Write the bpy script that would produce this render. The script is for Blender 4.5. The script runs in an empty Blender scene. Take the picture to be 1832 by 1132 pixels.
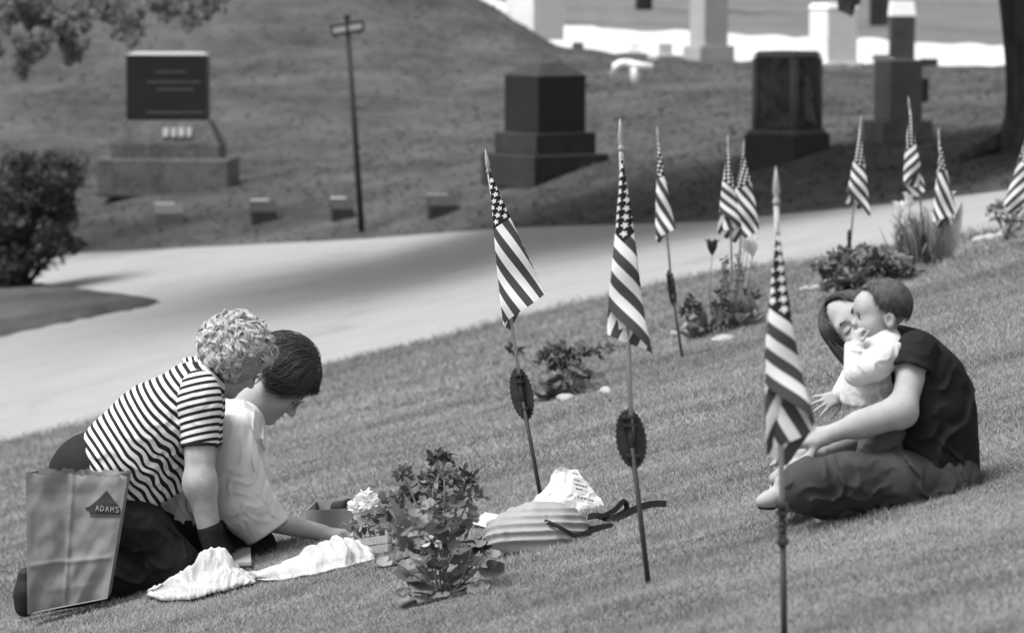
import bpy, bmesh, math, random
import numpy as np
from mathutils import Vector, Matrix, noise as mnoise

random.seed(7); RNG = np.random.default_rng(7)
scene = bpy.context.scene
COL = scene.collection
R_ = math.radians

# ------------------------------------------------------------------ camera
F = 7633.0                      # focal length in photograph pixels (150 mm on a 36 mm frame, 1832 px wide)
CX, CY = 916.0, 566.0
PITCH = math.atan((566 + 100) / F)
CAM = np.array([0.0, 0.0, 1.6])
cam_d = bpy.data.cameras.new('camera'); cam = bpy.data.objects.new('camera', cam_d); COL.objects.link(cam)
cam.location = CAM; cam.rotation_euler = (math.pi / 2 - PITCH, 0, 0)
cam_d.lens = 150; cam_d.sensor_width = 36; cam_d.clip_start = 0.5; cam_d.clip_end = 5000
cam_d.dof.use_dof = True; cam_d.dof.focus_distance = 14.0; cam_d.dof.aperture_fstop = 6.3
scene.camera = cam

# ------------------------------------------------------------------ light: hazy high sun from the left, bright sky
SUN_DIR = Vector((-0.38, -0.17, 0.91)).normalized()          # towards the sun
world = bpy.data.worlds.new('World'); scene.world = world; world.use_nodes = True
nt = world.node_tree; nt.nodes.clear()
sky = nt.nodes.new('ShaderNodeTexSky'); sky.sky_type = 'NISHITA'; sky.sun_disc = False
sky.sun_elevation = math.asin(SUN_DIR.z); sky.sun_rotation = math.atan2(SUN_DIR.x, SUN_DIR.y)
sky.dust_density = 4.0; sky.air_density = 1.0
bw = nt.nodes.new('ShaderNodeRGBToBW')                      # the photograph is black and white
bg = nt.nodes.new('ShaderNodeBackground'); bg.inputs[1].default_value = 0.15
wo = nt.nodes.new('ShaderNodeOutputWorld')
nt.links.new(sky.outputs[0], bw.inputs[0]); nt.links.new(bw.outputs[0], bg.inputs[0]); nt.links.new(bg.outputs[0], wo.inputs[0])
sun_d = bpy.data.lights.new('sun', 'SUN'); sun_d.energy = 1.7; sun_d.angle = R_(26.0); sun_d.color = (1, 1, 1)
sun = bpy.data.objects.new('sun', sun_d); COL.objects.link(sun)
sun.rotation_euler = SUN_DIR.to_track_quat('Z', 'Y').to_euler(); sun.location = (-20, 10, 40)
vs = scene.view_settings; vs.view_transform = 'Standard'; vs.look = 'None'; vs.gamma = 1.0; vs.exposure = 1.05
vs.use_curve_mapping = False

# ------------------------------------------------------------------ camera geometry helpers
_cp, _sp = math.cos(PITCH), math.sin(PITCH)
AX_R = np.array([1.0, 0, 0]); AX_F = np.array([0, _cp, -_sp]); AX_U = np.array([0, _sp, _cp])
def cam2world(X, Y, Z):
    X, Y, Z = np.broadcast_arrays(np.asarray(X, float), np.asarray(Y, float), np.asarray(Z, float))
    return CAM + X[..., None] * AX_R + Y[..., None] * AX_U + Z[..., None] * AX_F
def P(px, py, Z):
    return cam2world((np.asarray(px, float) - CX) / F * Z, -(np.asarray(py, float) - CY) / F * Z, Z)
def lawn_Y(X, Z): return -1.1287 + .03127 * Z + .243 * X
def lawn_Z(px, py):                                        # depth of the lawn seen at a pixel
    return F / (211.5 + .2153 * (px - CX) + .886 * (py - CY))
def S_at(Z): return F / Z                                  # photograph pixels per metre
def vec(dx, dy, dd=0.0):                                   # picture direction (right, down, away) to world
    v = np.array([dx, dd, -dy], float); return v / np.linalg.norm(v)

# ------------------------------------------------------------------ object helpers
def new_mesh(verts, faces, smooth=False, name='mesh'):
    me = bpy.data.meshes.new(name)
    verts = np.asarray(verts, np.float32)
    if isinstance(faces, np.ndarray) and faces.ndim == 2:
        n, k = faces.shape
        me.vertices.add(len(verts)); me.vertices.foreach_set('co', verts.ravel())
        me.loops.add(n * k); me.loops.foreach_set('vertex_index', faces.astype(np.int32).ravel())
        me.polygons.add(n); me.polygons.foreach_set('loop_start', np.arange(0, n * k, k, dtype=np.int32))
        me.polygons.foreach_set('loop_total', np.full(n, k, np.int32))
        me.update(calc_edges=True)
    else:
        me.from_pydata([tuple(map(float, v)) for v in verts], [], [tuple(map(int, f)) for f in faces]); me.update()
    if smooth: me.polygons.foreach_set('use_smooth', np.ones(len(me.polygons), bool))
    return me
def obj(name, verts, faces, mat, parent=None, smooth=False, loc=None, origin=None):
    """verts in world space; children keep the root's origin"""
    if parent is not None: origin = np.array(root_origin(parent)) if origin is None else origin
    elif origin is None: origin = np.zeros(3) if loc is None else np.asarray(loc, float)
    me = new_mesh(np.asarray(verts, float) - origin, faces, smooth, name)
    o = bpy.data.objects.new(name, me); COL.objects.link(o)
    if mat: me.materials.append(mat)
    if parent is not None: o.parent = parent
    else: o.location = origin
    return o
def root_origin(o):
    while o.parent is not None: o = o.parent
    return tuple(o.location)
def tag(o, label=None, cat=None, group=None, kind=None):
    if label: o['label'] = label
    if cat: o['category'] = cat
    if group: o['group'] = group
    if kind: o['kind'] = kind
    return o
def empty(name, loc, label, cat, group=None):
    e = bpy.data.objects.new(name, None); COL.objects.link(e); e.location = tuple(map(float, loc)); e.empty_display_size = .1
    return tag(e, label, cat, group)
def fattr(o, name, vals):
    a = o.data.attributes.new(name, 'FLOAT', 'POINT'); a.data.foreach_set('value', np.asarray(vals, np.float32))

class MB:
    """collects simple shapes in world space"""
    def __init__(s): s.v = []; s.f = []
    def add(s, v, f):
        b = len(s.v); s.v += [tuple(map(float, p)) for p in v]; s.f += [tuple(b + i for i in q) for q in f]; return s
    def box(s, c, size, R=None):
        R = np.eye(3) if R is None else R; c = np.asarray(c, float); h = np.asarray(size, float) / 2
        pts = [c + R @ (h * np.array(q)) for q in [(-1,-1,-1),(1,-1,-1),(1,1,-1),(-1,1,-1),(-1,-1,1),(1,-1,1),(1,1,1),(-1,1,1)]]
        return s.add(pts, [(0,3,2,1),(4,5,6,7),(0,1,5,4),(1,2,6,5),(2,3,7,6),(3,0,4,7)])
    def frustum(s, c, s0, s1, h, R=None):
        R = np.eye(3) if R is None else R; c = np.asarray(c, float)
        pts = []
        for z, (a, b) in ((0, s0), (h, s1)):
            for q in ((-1,-1),(1,-1),(1,1),(-1,1)): pts.append(c + R @ np.array((q[0]*a/2, q[1]*b/2, z)))
        return s.add(pts, [(0,3,2,1),(4,5,6,7),(0,1,5,4),(1,2,6,5),(2,3,7,6),(3,0,4,7)])
    def tube(s, pts, r, n=8, cap=True):
        pts = np.asarray(pts, float); m = len(pts); r = np.broadcast_to(np.asarray(r, float), (m,))
        t = np.gradient(pts, axis=0); t /= np.linalg.norm(t, axis=1)[:, None] + 1e-12
        a = np.cross(t, (0.31, 0.17, 0.93) if abs(t[0] @ np.array((0.31,0.17,0.93))) < .9 else (1, 0, 0)); a /= np.linalg.norm(a, axis=1)[:, None] + 1e-12
        b = np.cross(t, a); ang = np.linspace(0, 2*np.pi, n, endpoint=False)
        ring = pts[:, None] + r[:, None, None] * (np.cos(ang)[None, :, None] * a[:, None] + np.sin(ang)[None, :, None] * b[:, None])
        f = [(i*n+j, i*n+(j+1) % n, (i+1)*n+(j+1) % n, (i+1)*n+j) for i in range(m-1) for j in range(n)]
        if cap: f += [tuple(range(n-1, -1, -1)), tuple((m-1)*n + j for j in range(n))]
        return s.add(ring.reshape(-1, 3), f)
    def build(s, name, mat, parent=None, smooth=False, loc=None, bevel=0.0):
        o = obj(name, np.array(s.v), s.f, mat, parent, smooth, loc)
        if bevel:
            bm = bmesh.new(); bm.from_mesh(o.data)
            bmesh.ops.bevel(bm, geom=[e for e in bm.edges], offset=bevel, segments=2, profile=.6, affect='EDGES', clamp_overlap=True)
            bm.to_mesh(o.data); bm.free()
        return o
def rotz(a): c, s_ = math.cos(a), math.sin(a); return np.array([[c, -s_, 0], [s_, c, 0], [0, 0, 1.0]])

# ------------------------------------------------------------------ materials (all grey: the photograph is monochrome)
def g4(v): return (v, v, v, 1)
class N:
    def __init__(s, name):
        s.m = bpy.data.materials.new(name); s.m.use_nodes = True; s.t = s.m.node_tree; s.t.nodes.clear()
        s.out = s.t.nodes.new('ShaderNodeOutputMaterial'); s.b = s.t.nodes.new('ShaderNodeBsdfPrincipled')
        s.t.links.new(s.b.outputs[0], s.out.inputs[0])
    def n(s, typ, **kw):
        x = s.t.nodes.new(typ)
        for k, v in kw.items(): setattr(x, k, v)
        return x
    def l(s, a, b): s.t.links.new(a, b)
    def val(s, x, sock):
        if isinstance(x, (int, float)): sock.default_value = x
        else: s.l(x, sock)
    def math(s, op, a, b=0.0, c=None):
        x = s.n('ShaderNodeMath', operation=op); s.val(a, x.inputs[0]); s.val(b, x.inputs[1])
        if c is not None: s.val(c, x.inputs[2])
        return x.outputs[0]
    def ramp(s, fac, stops):
        x = s.n('ShaderNodeValToRGB'); s.l(fac, x.inputs[0]); e = x.color_ramp.elements
        while len(e) < len(stops): e.new(0.5)
        for el, (p, v) in zip(e, stops): el.position = p; el.color = g4(v)
        return x.outputs[0]
    def noise(s, scale, detail=4, rough=.55, vec=None, dist=0):
        x = s.n('ShaderNodeTexNoise'); x.inputs['Scale'].default_value = scale; x.inputs['Detail'].default_value = detail
        x.inputs['Roughness'].default_value = rough; x.inputs['Distortion'].default_value = dist
        if vec is not None: s.l(vec, x.inputs['Vector'])
        return x.outputs[0]
    def coord(s, which='Object', scale=(1, 1, 1)):
        c = s.n('ShaderNodeTexCoord').outputs[which]
        if scale == (1, 1, 1): return c
        m = s.n('ShaderNodeMapping'); m.inputs['Scale'].default_value = scale; s.l(c, m.inputs[0]); return m.outputs[0]
    def attr(s, name):
        x = s.n('ShaderNodeAttribute', attribute_name=name); return x.outputs['Fac']
    def bump(s, h, strength=.3, dist=.01):
        x = s.n('ShaderNodeBump'); x.inputs['Strength'].default_value = strength; x.inputs['Distance'].default_value = dist
        s.l(h, x.inputs['Height']); s.l(x.outputs[0], s.b.inputs['Normal'])
    def base(s, c): s.val(c, s.b.inputs['Base Color']) if not isinstance(c, float) else setattr(s.b.inputs['Base Color'], 'default_value', g4(c))
    def rough(s, r, spec=.3): s.b.inputs['Roughness'].default_value = r; s.b.inputs['Specular IOR Level'].default_value = spec

def mat_noise(name, lo, hi, scale=20, rough=.8, spec=.2, bump=.2, bdist=.004, bscale=None, detail=5, stretch=(1, 1, 1), coord='Object'):
    k = N(name); c = k.coord(coord, stretch); nz = k.noise(scale, detail, .6, c)
    k.base(k.ramp(nz, [(.3, lo), (.7, hi)])); k.rough(rough, spec)
    if bump: k.bump(k.noise(bscale or scale * 3, 6, .6, c), bump, bdist)
    return k.m
def mat_leaf(name, lo, hi, trans=.35, rough=.55):
    k = N(name); oi = k.n('ShaderNodeObjectInfo').outputs['Random']
    nz = k.noise(14, 3, .5, k.coord('Object'))
    f = k.math('ADD', k.math('MULTIPLY', oi, .5), k.math('MULTIPLY', nz, .6))
    c = k.ramp(f, [(.15, lo), (.85, hi)]); k.base(c); k.rough(rough, .35)
    tr = k.n('ShaderNodeBsdfTranslucent'); k.l(c, tr.inputs[0]); mx = k.n('ShaderNodeMixShader'); mx.inputs[0].default_value = trans
    k.l(k.b.outputs[0], mx.inputs[1]); k.l(tr.outputs[0], mx.inputs[2]); k.l(mx.outputs[0], k.out.inputs[0])
    return k.m
def mat_blades(name, lo, hi, trans=.3):
    k = N(name); a = k.attr('tone'); c = k.ramp(a, [(0, lo), (1, hi)]); k.base(c); k.rough(.6, .25)
    tr = k.n('ShaderNodeBsdfTranslucent'); k.l(c, tr.inputs[0]); mx = k.n('ShaderNodeMixShader'); mx.inputs[0].default_value = trans
    k.l(k.b.outputs[0], mx.inputs[1]); k.l(tr.outputs[0], mx.inputs[2]); k.l(mx.outputs[0], k.out.inputs[0])
    return k.m
# ------------------------------------------------------------------ terrain: lawn slope, drive, cemetery ground with mound, far drive
CXS = np.array([-3200, -600,   0,  660,  800,  900, 1000, 1100, 1260, 1440, 1620, 1832, 2400, 5000.])
Z_E = np.array([35.5, 35.5, 35.2, 34.8, 34.8, 35.0, 35.0, 35.0, 34.5, 32.1, 30.4, 28.2, 26.0, 24.0])     # lawn edge
Z_F = np.array([64, 62, 60, 54, 51, 48, 46.5, 45.3, 43.2, 41.5, 40, 38, 35.5, 34.])                       # far edge of the drive
Y_F = np.array([490, 470, 460, 427, 416, 409, 405, 402, 397, 380, 362, 337, 290, 250.])
Z_H = np.array([72, 70, 68, 66, 65, 64, 63, 62, 61, 60, 60, 60, 58, 58.])                                # foot of the mound
Y_H = np.array([315, 310, 300, 272, 266, 262, 240, 220, 198, 187, 178, 170, 160, 150.])
Z_C = np.array([86, 86, 86, 85, 84, 83, 81, 80, 80, 80, 80, 80, 80, 80.])                                # mound crest
Y_C = np.array([-260, -250, -230, -140, -22, 24, 90, 112, 118, 123, 128, 131, 138, 140.])
Z_B = np.array([100.] * 14)                                                                              # near edge of far drive
Y_B = np.array([40, 40, 40, 45, 55, 66, 83, 96, 106, 113, 118, 122, 130, 134.])
Z_D = np.array([330, 330, 330, 300, 260, 200, 128, 126, 126, 126, 126, 126, 126, 126.])                  # far edge of far drive
Y_D = np.array([-20, -20, -20, -18, -12, 5, 47, 52, 59, 67, 74, 86, 95, 100.])
Z_X = np.array([900.] * 14); Y_X = np.array([-74.] * 14)
def Yc(y, Z): return -(y - CY) / F * Z
def col(arr, x): return np.interp(x, CXS, arr)
def lawn_bump(X, Z):
    v = .004 * np.sin(X * 2.1 + Z * .9 + 1) * np.sin(Z * 1.7 - X) + .003 * np.sin(X * 4.7 - Z * 2.9)
    # a shallow sunken strip beyond the flags
    dx, dz = X - (-.12), Z - 18.8
    v = v - .045 * np.exp(-(dx / .45) ** 4 - (dz / .22) ** 2)
    return v
def stations(x):
    Ze = col(Z_E, x); Xe = (x - CX) / F * Ze
    Zs = [Ze, col(Z_F, x), col(Z_H, x), col(Z_C, x), col(Z_B, x), col(Z_D, x), col(Z_X, x)]
    Ys = [lawn_Y(Xe, Ze), Yc(col(Y_F, x), Zs[1]), Yc(col(Y_H, x), Zs[2]), Yc(col(Y_C, x), Zs[3]), Yc(col(Y_B, x), Zs[4]), Yc(col(Y_D, x), Zs[5]), Yc(col(Y_X, x), Zs[6])]
    return Zs, Ys
def ground_Y(px, Z):
    """height in camera space of the ground in picture column px at depth Z"""
    px, Z = np.broadcast_arrays(np.asarray(px, float), np.asarray(Z, float))
    Zs, Ys = stations(px); X = (px - CX) / F * Z
    out = np.where(Z <= Zs[0], lawn_Y(X, Z) + lawn_bump(X, Z) * np.clip((Zs[0] - Z) / 1.5, 0, 1), 0.0)
    for a in range(6):
        t = (Z - Zs[a]) / (Zs[a + 1] - Zs[a]); m = (t > 0) & (t <= 1)
        if a == 2: tt = t * t * (3 - 2 * t) * .6 + t * .4
        else: tt = t
        out = np.where(m, Ys[a] + (Ys[a + 1] - Ys[a]) * tt, out)
    # mound and far ground are a little lumpy
    rough = np.clip((Z - Zs[1]) / 6, 0, 1)
    out = out + rough * (.05 * np.sin(X * 1.9 + Z * .53) * np.sin(Z * .9 + X * .4) + .03 * np.sin(X * 4.3 - Z * 1.7))
    return out
def ground_at(px, Z): return cam2world((np.asarray(px, float) - CX) / F * Z, ground_Y(px, Z), Z)
def find_Z(px, py, lo=5.0, hi=800.0):
    """nearest depth at which the ground shows at this pixel"""
    Z = np.exp(np.linspace(np.log(lo), np.log(hi), 6000)); y = CY - F * ground_Y(px, Z) / Z
    i = np.argmax(y <= py); return float(Z[i])
def gpt(px, py, lo=5.0): Z = find_Z(px, py, lo); return ground_at(px, Z), Z

xc = np.unique(np.concatenate([np.linspace(-3200, -600, 14), np.linspace(-600, 2500, 188), np.linspace(2500, 5000, 12), CXS]))
NX = len(xc); Zs_c, _ = stations(xc)
def strip(Z0, Z1, n, lin=True):
    t = np.linspace(0, 1, n + 1)[:, None]
    Z = Z0[None] + (Z1 - Z0)[None] * t if lin else Z0[None] * (Z1 / Z0)[None] ** t
    X = np.broadcast_to(xc, Z.shape)
    V = cam2world((X - CX) / F * Z, ground_Y(X, Z), Z).reshape(-1, 3)
    i, j = np.meshgrid(np.arange(n), np.arange(NX - 1), indexing='ij'); a = (i * NX + j).ravel()
    return V, np.stack([a, a + 1, a + NX + 1, a + NX], 1)

# grass surface under the blades: soil and thatch with streaks
def mat_turf(name, lo, hi, s1, s2, stretch, bump=.6, bd=.02, mid=None):
    k = N(name); c = k.coord('Object', stretch); c1 = k.coord('Object')
    n1 = k.noise(s1, 5, .6, c); n2 = k.noise(s2, 6, .7, c1)
    f = k.math('ADD', k.math('MULTIPLY', n1, .6), k.math('MULTIPLY', n2, .4))
    k.base(k.ramp(f, [(.36, lo), (.62, hi)])); k.rough(.95, .05); k.bump(n2, bump, bd); return k.m
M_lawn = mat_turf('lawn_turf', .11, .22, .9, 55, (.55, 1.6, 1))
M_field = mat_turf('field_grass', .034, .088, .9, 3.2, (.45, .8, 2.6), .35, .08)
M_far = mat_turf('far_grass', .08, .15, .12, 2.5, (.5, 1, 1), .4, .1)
def mat_road(name, lo, hi):
    k = N(name); c = k.coord('Object', (.7, .5, 1)); c1 = k.coord('Object')
    n1 = k.noise(1.2, 7, .75, c1); n2 = k.noise(22, 5, .8, c1); n3 = k.noise(.8, 5, .6, c1, .6)
    f = k.math('ADD', k.math('MULTIPLY', n1, .5), k.math('MULTIPLY', n2, .5)); col_ = k.ramp(f, [(.3, lo), (.66, hi)])
    st = k.ramp(n3, [(.55, 1.0), (.75, .80)])
    mx = k.n('ShaderNodeMix', data_type='RGBA', blend_type='MULTIPLY'); mx.inputs[0].default_value = 1
    k.l(col_, mx.inputs[6]); k.l(st, mx.inputs[7]); k.base(mx.outputs[2]); k.rough(.9, .1); k.bump(n2, .5, .006); return k.m
M_road = mat_road('pale_gravel_drive', .21, .29); M_road_far = mat_road('white_gravel_drive', .45, .55)  # far drive has a whiter gravel tone
V, f_ = strip(np.full(NX, 2.5), Zs_c[0], 150, False); tag(obj('lawn', V, f_, M_lawn, smooth=True), kind='structure')
V, f_ = strip(Zs_c[0], Zs_c[1], 40); tag(obj('road', V, f_, M_road, smooth=True), kind='structure')
# cemetery ground: from the drive over the mound to the far drive
parts = [strip(Zs_c[1], Zs_c[2], 36), strip(Zs_c[2], Zs_c[3], 44), strip(Zs_c[3], Zs_c[4], 24)]
VV, FF, b = [], [], 0
for v, f_ in parts: VV.append(v); FF.append(f_ + b); b += len(v)
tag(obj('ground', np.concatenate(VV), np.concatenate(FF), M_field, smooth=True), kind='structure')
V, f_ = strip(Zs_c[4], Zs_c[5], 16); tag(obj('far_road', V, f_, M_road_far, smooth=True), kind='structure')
V, f_ = strip(Zs_c[5], Zs_c[6], 40, False); tag(obj('far_ground', V, f_, M_far, smooth=True), kind='structure')
e0 = ground_at(xc, Zs_c[6]); e1 = e0 * (4.4, 4.4, 1) - (0, 0, 3.0); a_ = np.arange(NX - 1)           # level land out to the horizon
tag(obj('far_terrain', np.concatenate([e0, e1]), np.stack([a_, a_ + 1, a_ + NX + 1, a_ + NX], 1), M_far), kind='structure')

# grass island in the drive at the left
def island():
    out = [(-900, 640), (-300, 625), (0, 604), (90, 583), (200, 562), (270, 548), (292, 541), (255, 534), (180, 524), (100, 514), (40, 506), (0, 498), (-300, 480), (-900, 470)]
    pts = []
    for i in range(len(out)):
        a, b_ = out[i], out[(i + 1) % len(out)]
        for t in np.linspace(0, 1, 6, endpoint=False): pts.append((a[0] + (b_[0] - a[0]) * t, a[1] + (b_[1] - a[1]) * t + random.uniform(-1.5, 1.5)))
    w = []
    for x, y in pts: Z = find_Z(x, y, 36); w.append(ground_at(x, Z))
    w = np.array(w); c = w.mean(0); rings = [w - (0, 0, .02)]
    for t, h in ((.97, .035), (.85, .06), (.6, .08), (.3, .09), (.02, .09)): q = c + (w - c) * t; q[:, 2] += h; rings.append(q)
    n = len(w); V = np.concatenate(rings); f = [(i*n+j, i*n+(j+1) % n, (i+1)*n+(j+1) % n, (i+1)*n+j) for i in range(5) for j in range(n)]
    tag(obj('traffic_island', V, f, M_field, smooth=True), kind='structure')
island()

def vnoise(x, y, seed):
    # smooth lattice noise in 0..1
    g = np.random.default_rng(seed).uniform(0, 1, (256, 256)); xi, yi = np.floor(x).astype(int), np.floor(y).astype(int); fx, fy = x - xi, y - yi; fx = fx * fx * (3 - 2 * fx); fy = fy * fy * (3 - 2 * fy)
    q = lambda i, j: g[(xi + i) % 256, (yi + j) % 256]
    return (q(0, 0) * (1 - fx) + q(1, 0) * fx) * (1 - fy) + (q(0, 1) * (1 - fx) + q(1, 1) * fx) * fy
# mown grass blades on the lawn (uncountable)
def lawn_blades():
    X, Z, H, W = [], [], [], []
    for z0, z1, dens, h, w in ((8.0, 12.5, 13500, .0115, .0028), (12.5, 17, 8000, .013, .0038), (17, 24, 3200, .016, .0060), (24, 35.4, 1000, .024, .011)):
        A = .32 * (z1 * z1 - z0 * z0) / 2; n = int(A * dens)
        z = np.sqrt(RNG.uniform(z0 * z0, z1 * z1, n)); x = RNG.uniform(-.16, .16, n) * z
        X.append(x); Z.append(z); H.append(RNG.uniform(.55, 1.35, n) * h); W.append(RNG.uniform(.7, 1.3, n) * w)
    X, Z, H, W = map(np.concatenate, (X, Z, H, W)); px = CX + X / Z * F
    ok = Z < col(Z_E, px) + RNG.normal(.05, .12, len(Z)); X, Z, H, W, px = X[ok], Z[ok], H[ok], W[ok], px[ok]
    # ragged longer grass along the lawn edge and on the sunken strip
    edge = np.exp(-((Z - col(Z_E, px)) / .5) ** 2); dip = np.exp(-((X + .12) / .5) ** 4 - ((Z - 18.95) / .2) ** 2)
    patch = np.clip(vnoise(X * 4.2, Z * 6.0, 7) * 2.2 - 1.1, 0, 1.2) + np.clip(vnoise(X * 14, Z * 16, 8) * 2.4 - 1.5, 0, 1)
    H = H * (.85 + 1.3 * edge + .9 * dip + .9 * patch)
    base = cam2world(X, ground_Y(px, np.minimum(Z, col(Z_E, px) - .01)), Z); n = len(X)
    a = RNG.uniform(0, 2 * np.pi, n); lean = RNG.uniform(.2, 1.6, n) * H; la = RNG.uniform(0, 2 * np.pi, n)
    side = np.stack([np.cos(a), np.sin(a) * .6, 0 * a], 1) * W[:, None] / 2
    tip = base + np.stack([np.cos(la) * lean, np.sin(la) * lean, H], 1)
    V = np.stack([base - side, base + side, tip], 1).reshape(-1, 3)
    # colour: patches and short streaks of dry clippings and greener tufts
    s = .5 + .9 * (vnoise(base[:, 0] * .9, base[:, 1] * 1.6, 1) - .5) + .8 * (vnoise(base[:, 0] * 3.0, base[:, 1] * 6.5, 2) - .5) + .6 * (vnoise(base[:, 0] * 9, base[:, 1] * 15, 3) - .5) + .4 * (vnoise(base[:, 0] * 26, base[:, 1] * 30, 4) - .5)
    tone = np.clip(s * .85 + .05 + RNG.normal(0, .14, n), 0, 1)
    o = tag(obj('grass', V, np.arange(3 * n).reshape(-1, 3), mat_blades('grass_blade', .14, .30)), 'short mown grass covering the foreground lawn slope', 'grass', kind='stuff')
    fattr(o, 'tone', np.repeat(tone, 3))
lawn_blades()
def field_tufts():
    """longer rough grass on the mound, round the monuments and on the island"""
    V, T = [], []
    n = 26000
    px = RNG.uniform(-500, 2300, n); Zf, Zc_ = col(Z_F, px), col(Z_C, px)
    Z = Zf + (Zc_ - Zf) * RNG.uniform(0, 1, n) ** .9
    b_ = ground_at(px, Z); clump = .5 + .5 * np.sin(b_[:, 0] * 2.1 + 1.3 * np.sin(b_[:, 1] * .7)) * np.sin(b_[:, 1] * 1.3 + b_[:, 2] * 3)
    H = RNG.uniform(.02, .07, n) * (.4 + clump); W = RNG.uniform(.02, .06, n); a = RNG.uniform(0, 6.28, n); la = RNG.uniform(0, 6.28, n)
    side = np.stack([np.cos(a), np.sin(a) * .5, 0 * a], 1) * W[:, None] / 2; lean = H * RNG.uniform(1, 3, n)
    tip = b_ + np.stack([np.cos(la) * lean, np.sin(la) * lean, H], 1)
    V = np.stack([b_ - side, b_ + side, tip], 1).reshape(-1, 3); tone = np.clip(.15 + .55 * clump + RNG.normal(0, .18, n), 0, 1)
    o = tag(obj('rough_grass', V, np.arange(3 * n).reshape(-1, 3), mat_blades('rough_grass_blade', .045, .095)), 'rough unmown grass on the mound behind the drive', 'grass', kind='stuff')
    fattr(o, 'tone', np.repeat(tone, 3))
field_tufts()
# ------------------------------------------------------------------ monuments
def mat_granite(name, lo, hi, rough=.35, spec=.4, scale=60, bump=.1):
    k = N(name); c = k.coord('Object'); n1 = k.noise(scale, 3, .7, c); n2 = k.noise(2.2, 4, .6, c)
    f = k.math('ADD', k.math('MULTIPLY', n1, .5), k.math('MULTIPLY', n2, .5)); k.base(k.ramp(f, [(.32, lo), (.68, hi)])); k.rough(rough, spec)
    if bump: k.bump(n1, bump, .004)
    return k.m
G_dark = mat_granite('polished_dark_granite', .012, .022, .45, .25); G_mid = mat_granite('rough_grey_granite', .045, .17, .85, .15, 18, .6)
G_dmid = mat_granite('dark_rough_granite', .02, .05, .8, .2, 20, .4); G_lite = mat_granite('pale_granite', .30, .42, .8, .2, 30, .2)
G_white = mat_granite('white_marble', .66, .80, .7, .2, 8, .1); G_grey = mat_granite('grey_granite', .09, .15, .7, .2, 30, .2)
G_rough = mat_granite('weathered_carved_granite', .025, .10, .9, .1, 9, .8); G_let = mat_granite('cut_lettering', .10, .15, .9, .1, 30, 0)

def stone_root(name, px, py, label, cat, group=None, lo=36):
    p, Z = gpt(px, py, lo); return empty(name, p, label, cat, group), p, F / Z
def monument_left():
    e, p, S = stone_root('granite_monument', 302, 335, 'dark granite monument with inscribed block on a stepped pale base', 'gravestone', lo=58)
    R = rotz(R_(-5)); u = lambda v: v / S
    MB().box(p + (0, 0, u(25) - .05), (u(236), u(130), u(56) + .1), R).build('plinth', G_mid, e, bevel=.03)
    MB().box(p + (0, 0, u(53) + u(13)), (u(196), u(92), u(27)), R).build('lower_base', G_mid, e, bevel=.02)
    sl = MB().frustum(p + (0, 0, u(79.5)), (u(190), u(86)), (u(154), u(56)), u(40), R).build('sloped_base', G_mid, e, bevel=.015)
    die = MB().box(p + (0, 0, u(119.5) + u(58)), (u(144), u(44), u(116)), R).build('inscribed_block', G_dark, e, bevel=.012)
    MB().frustum(p + (0, 0, u(236)), (u(146), u(46)), (u(120), u(30)), u(5), R).build('cap', G_lite, e, bevel=.01)  # pale stone paints the sunlit top of the dark block
    # raised family name on the slope, cut lines on the block
    for i, w in enumerate((12, 11, 13, 10)):
        MB().box(p + R @ np.array((u(2 + i * 14), -u(38), u(99))), (u(w * .8), u(6), u(17)), R @ np.array([[1,0,0],[0,.94,.33],[0,-.33,.94]])).build('raised_letter', G_lite, sl, bevel=.004)
    for zz, x0, x1 in ((206, -18, 30), (188, -34, 62), (175, -18, 50), (134, -36, 66)):
        x = x0
        while x < x1:
            w = random.uniform(3, 8); MB().box(p + R @ np.array((u(x + w / 2), -u(22.3), u(zz))), (u(w * .8), .012, u(3.4)), R).build('cut_letter', G_let, die); x += w + 1.5
monument_left()
def monument_mid():
    e, p, S = stone_root('granite_monument', 975, 318, 'black granite monument with hipped top beside the drive, seen cornerwise', 'gravestone', lo=47)
    R = rotz(R_(35)); u = lambda v: v / S
    MB().box(p + (0, 0, u(20) - .04), (u(164), u(166), u(48) + .08), R).build('plinth', G_dmid, e, bevel=.02)
    MB().box(p + (0, 0, u(44) + u(19)), (u(130), u(132), u(38)), R).build('base', G_dmid, e, bevel=.015)
    MB().box(p + (0, 0, u(82) + u(50)), (u(104), u(105), u(101)), R).build('block', G_dark, e, bevel=.01)
    MB().frustum(p + (0, 0, u(182.6)), (u(106), u(107)), (u(44), u(40)), u(24), R).build('hipped_cap', G_dmid, e, bevel=.01)
monument_mid()
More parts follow.
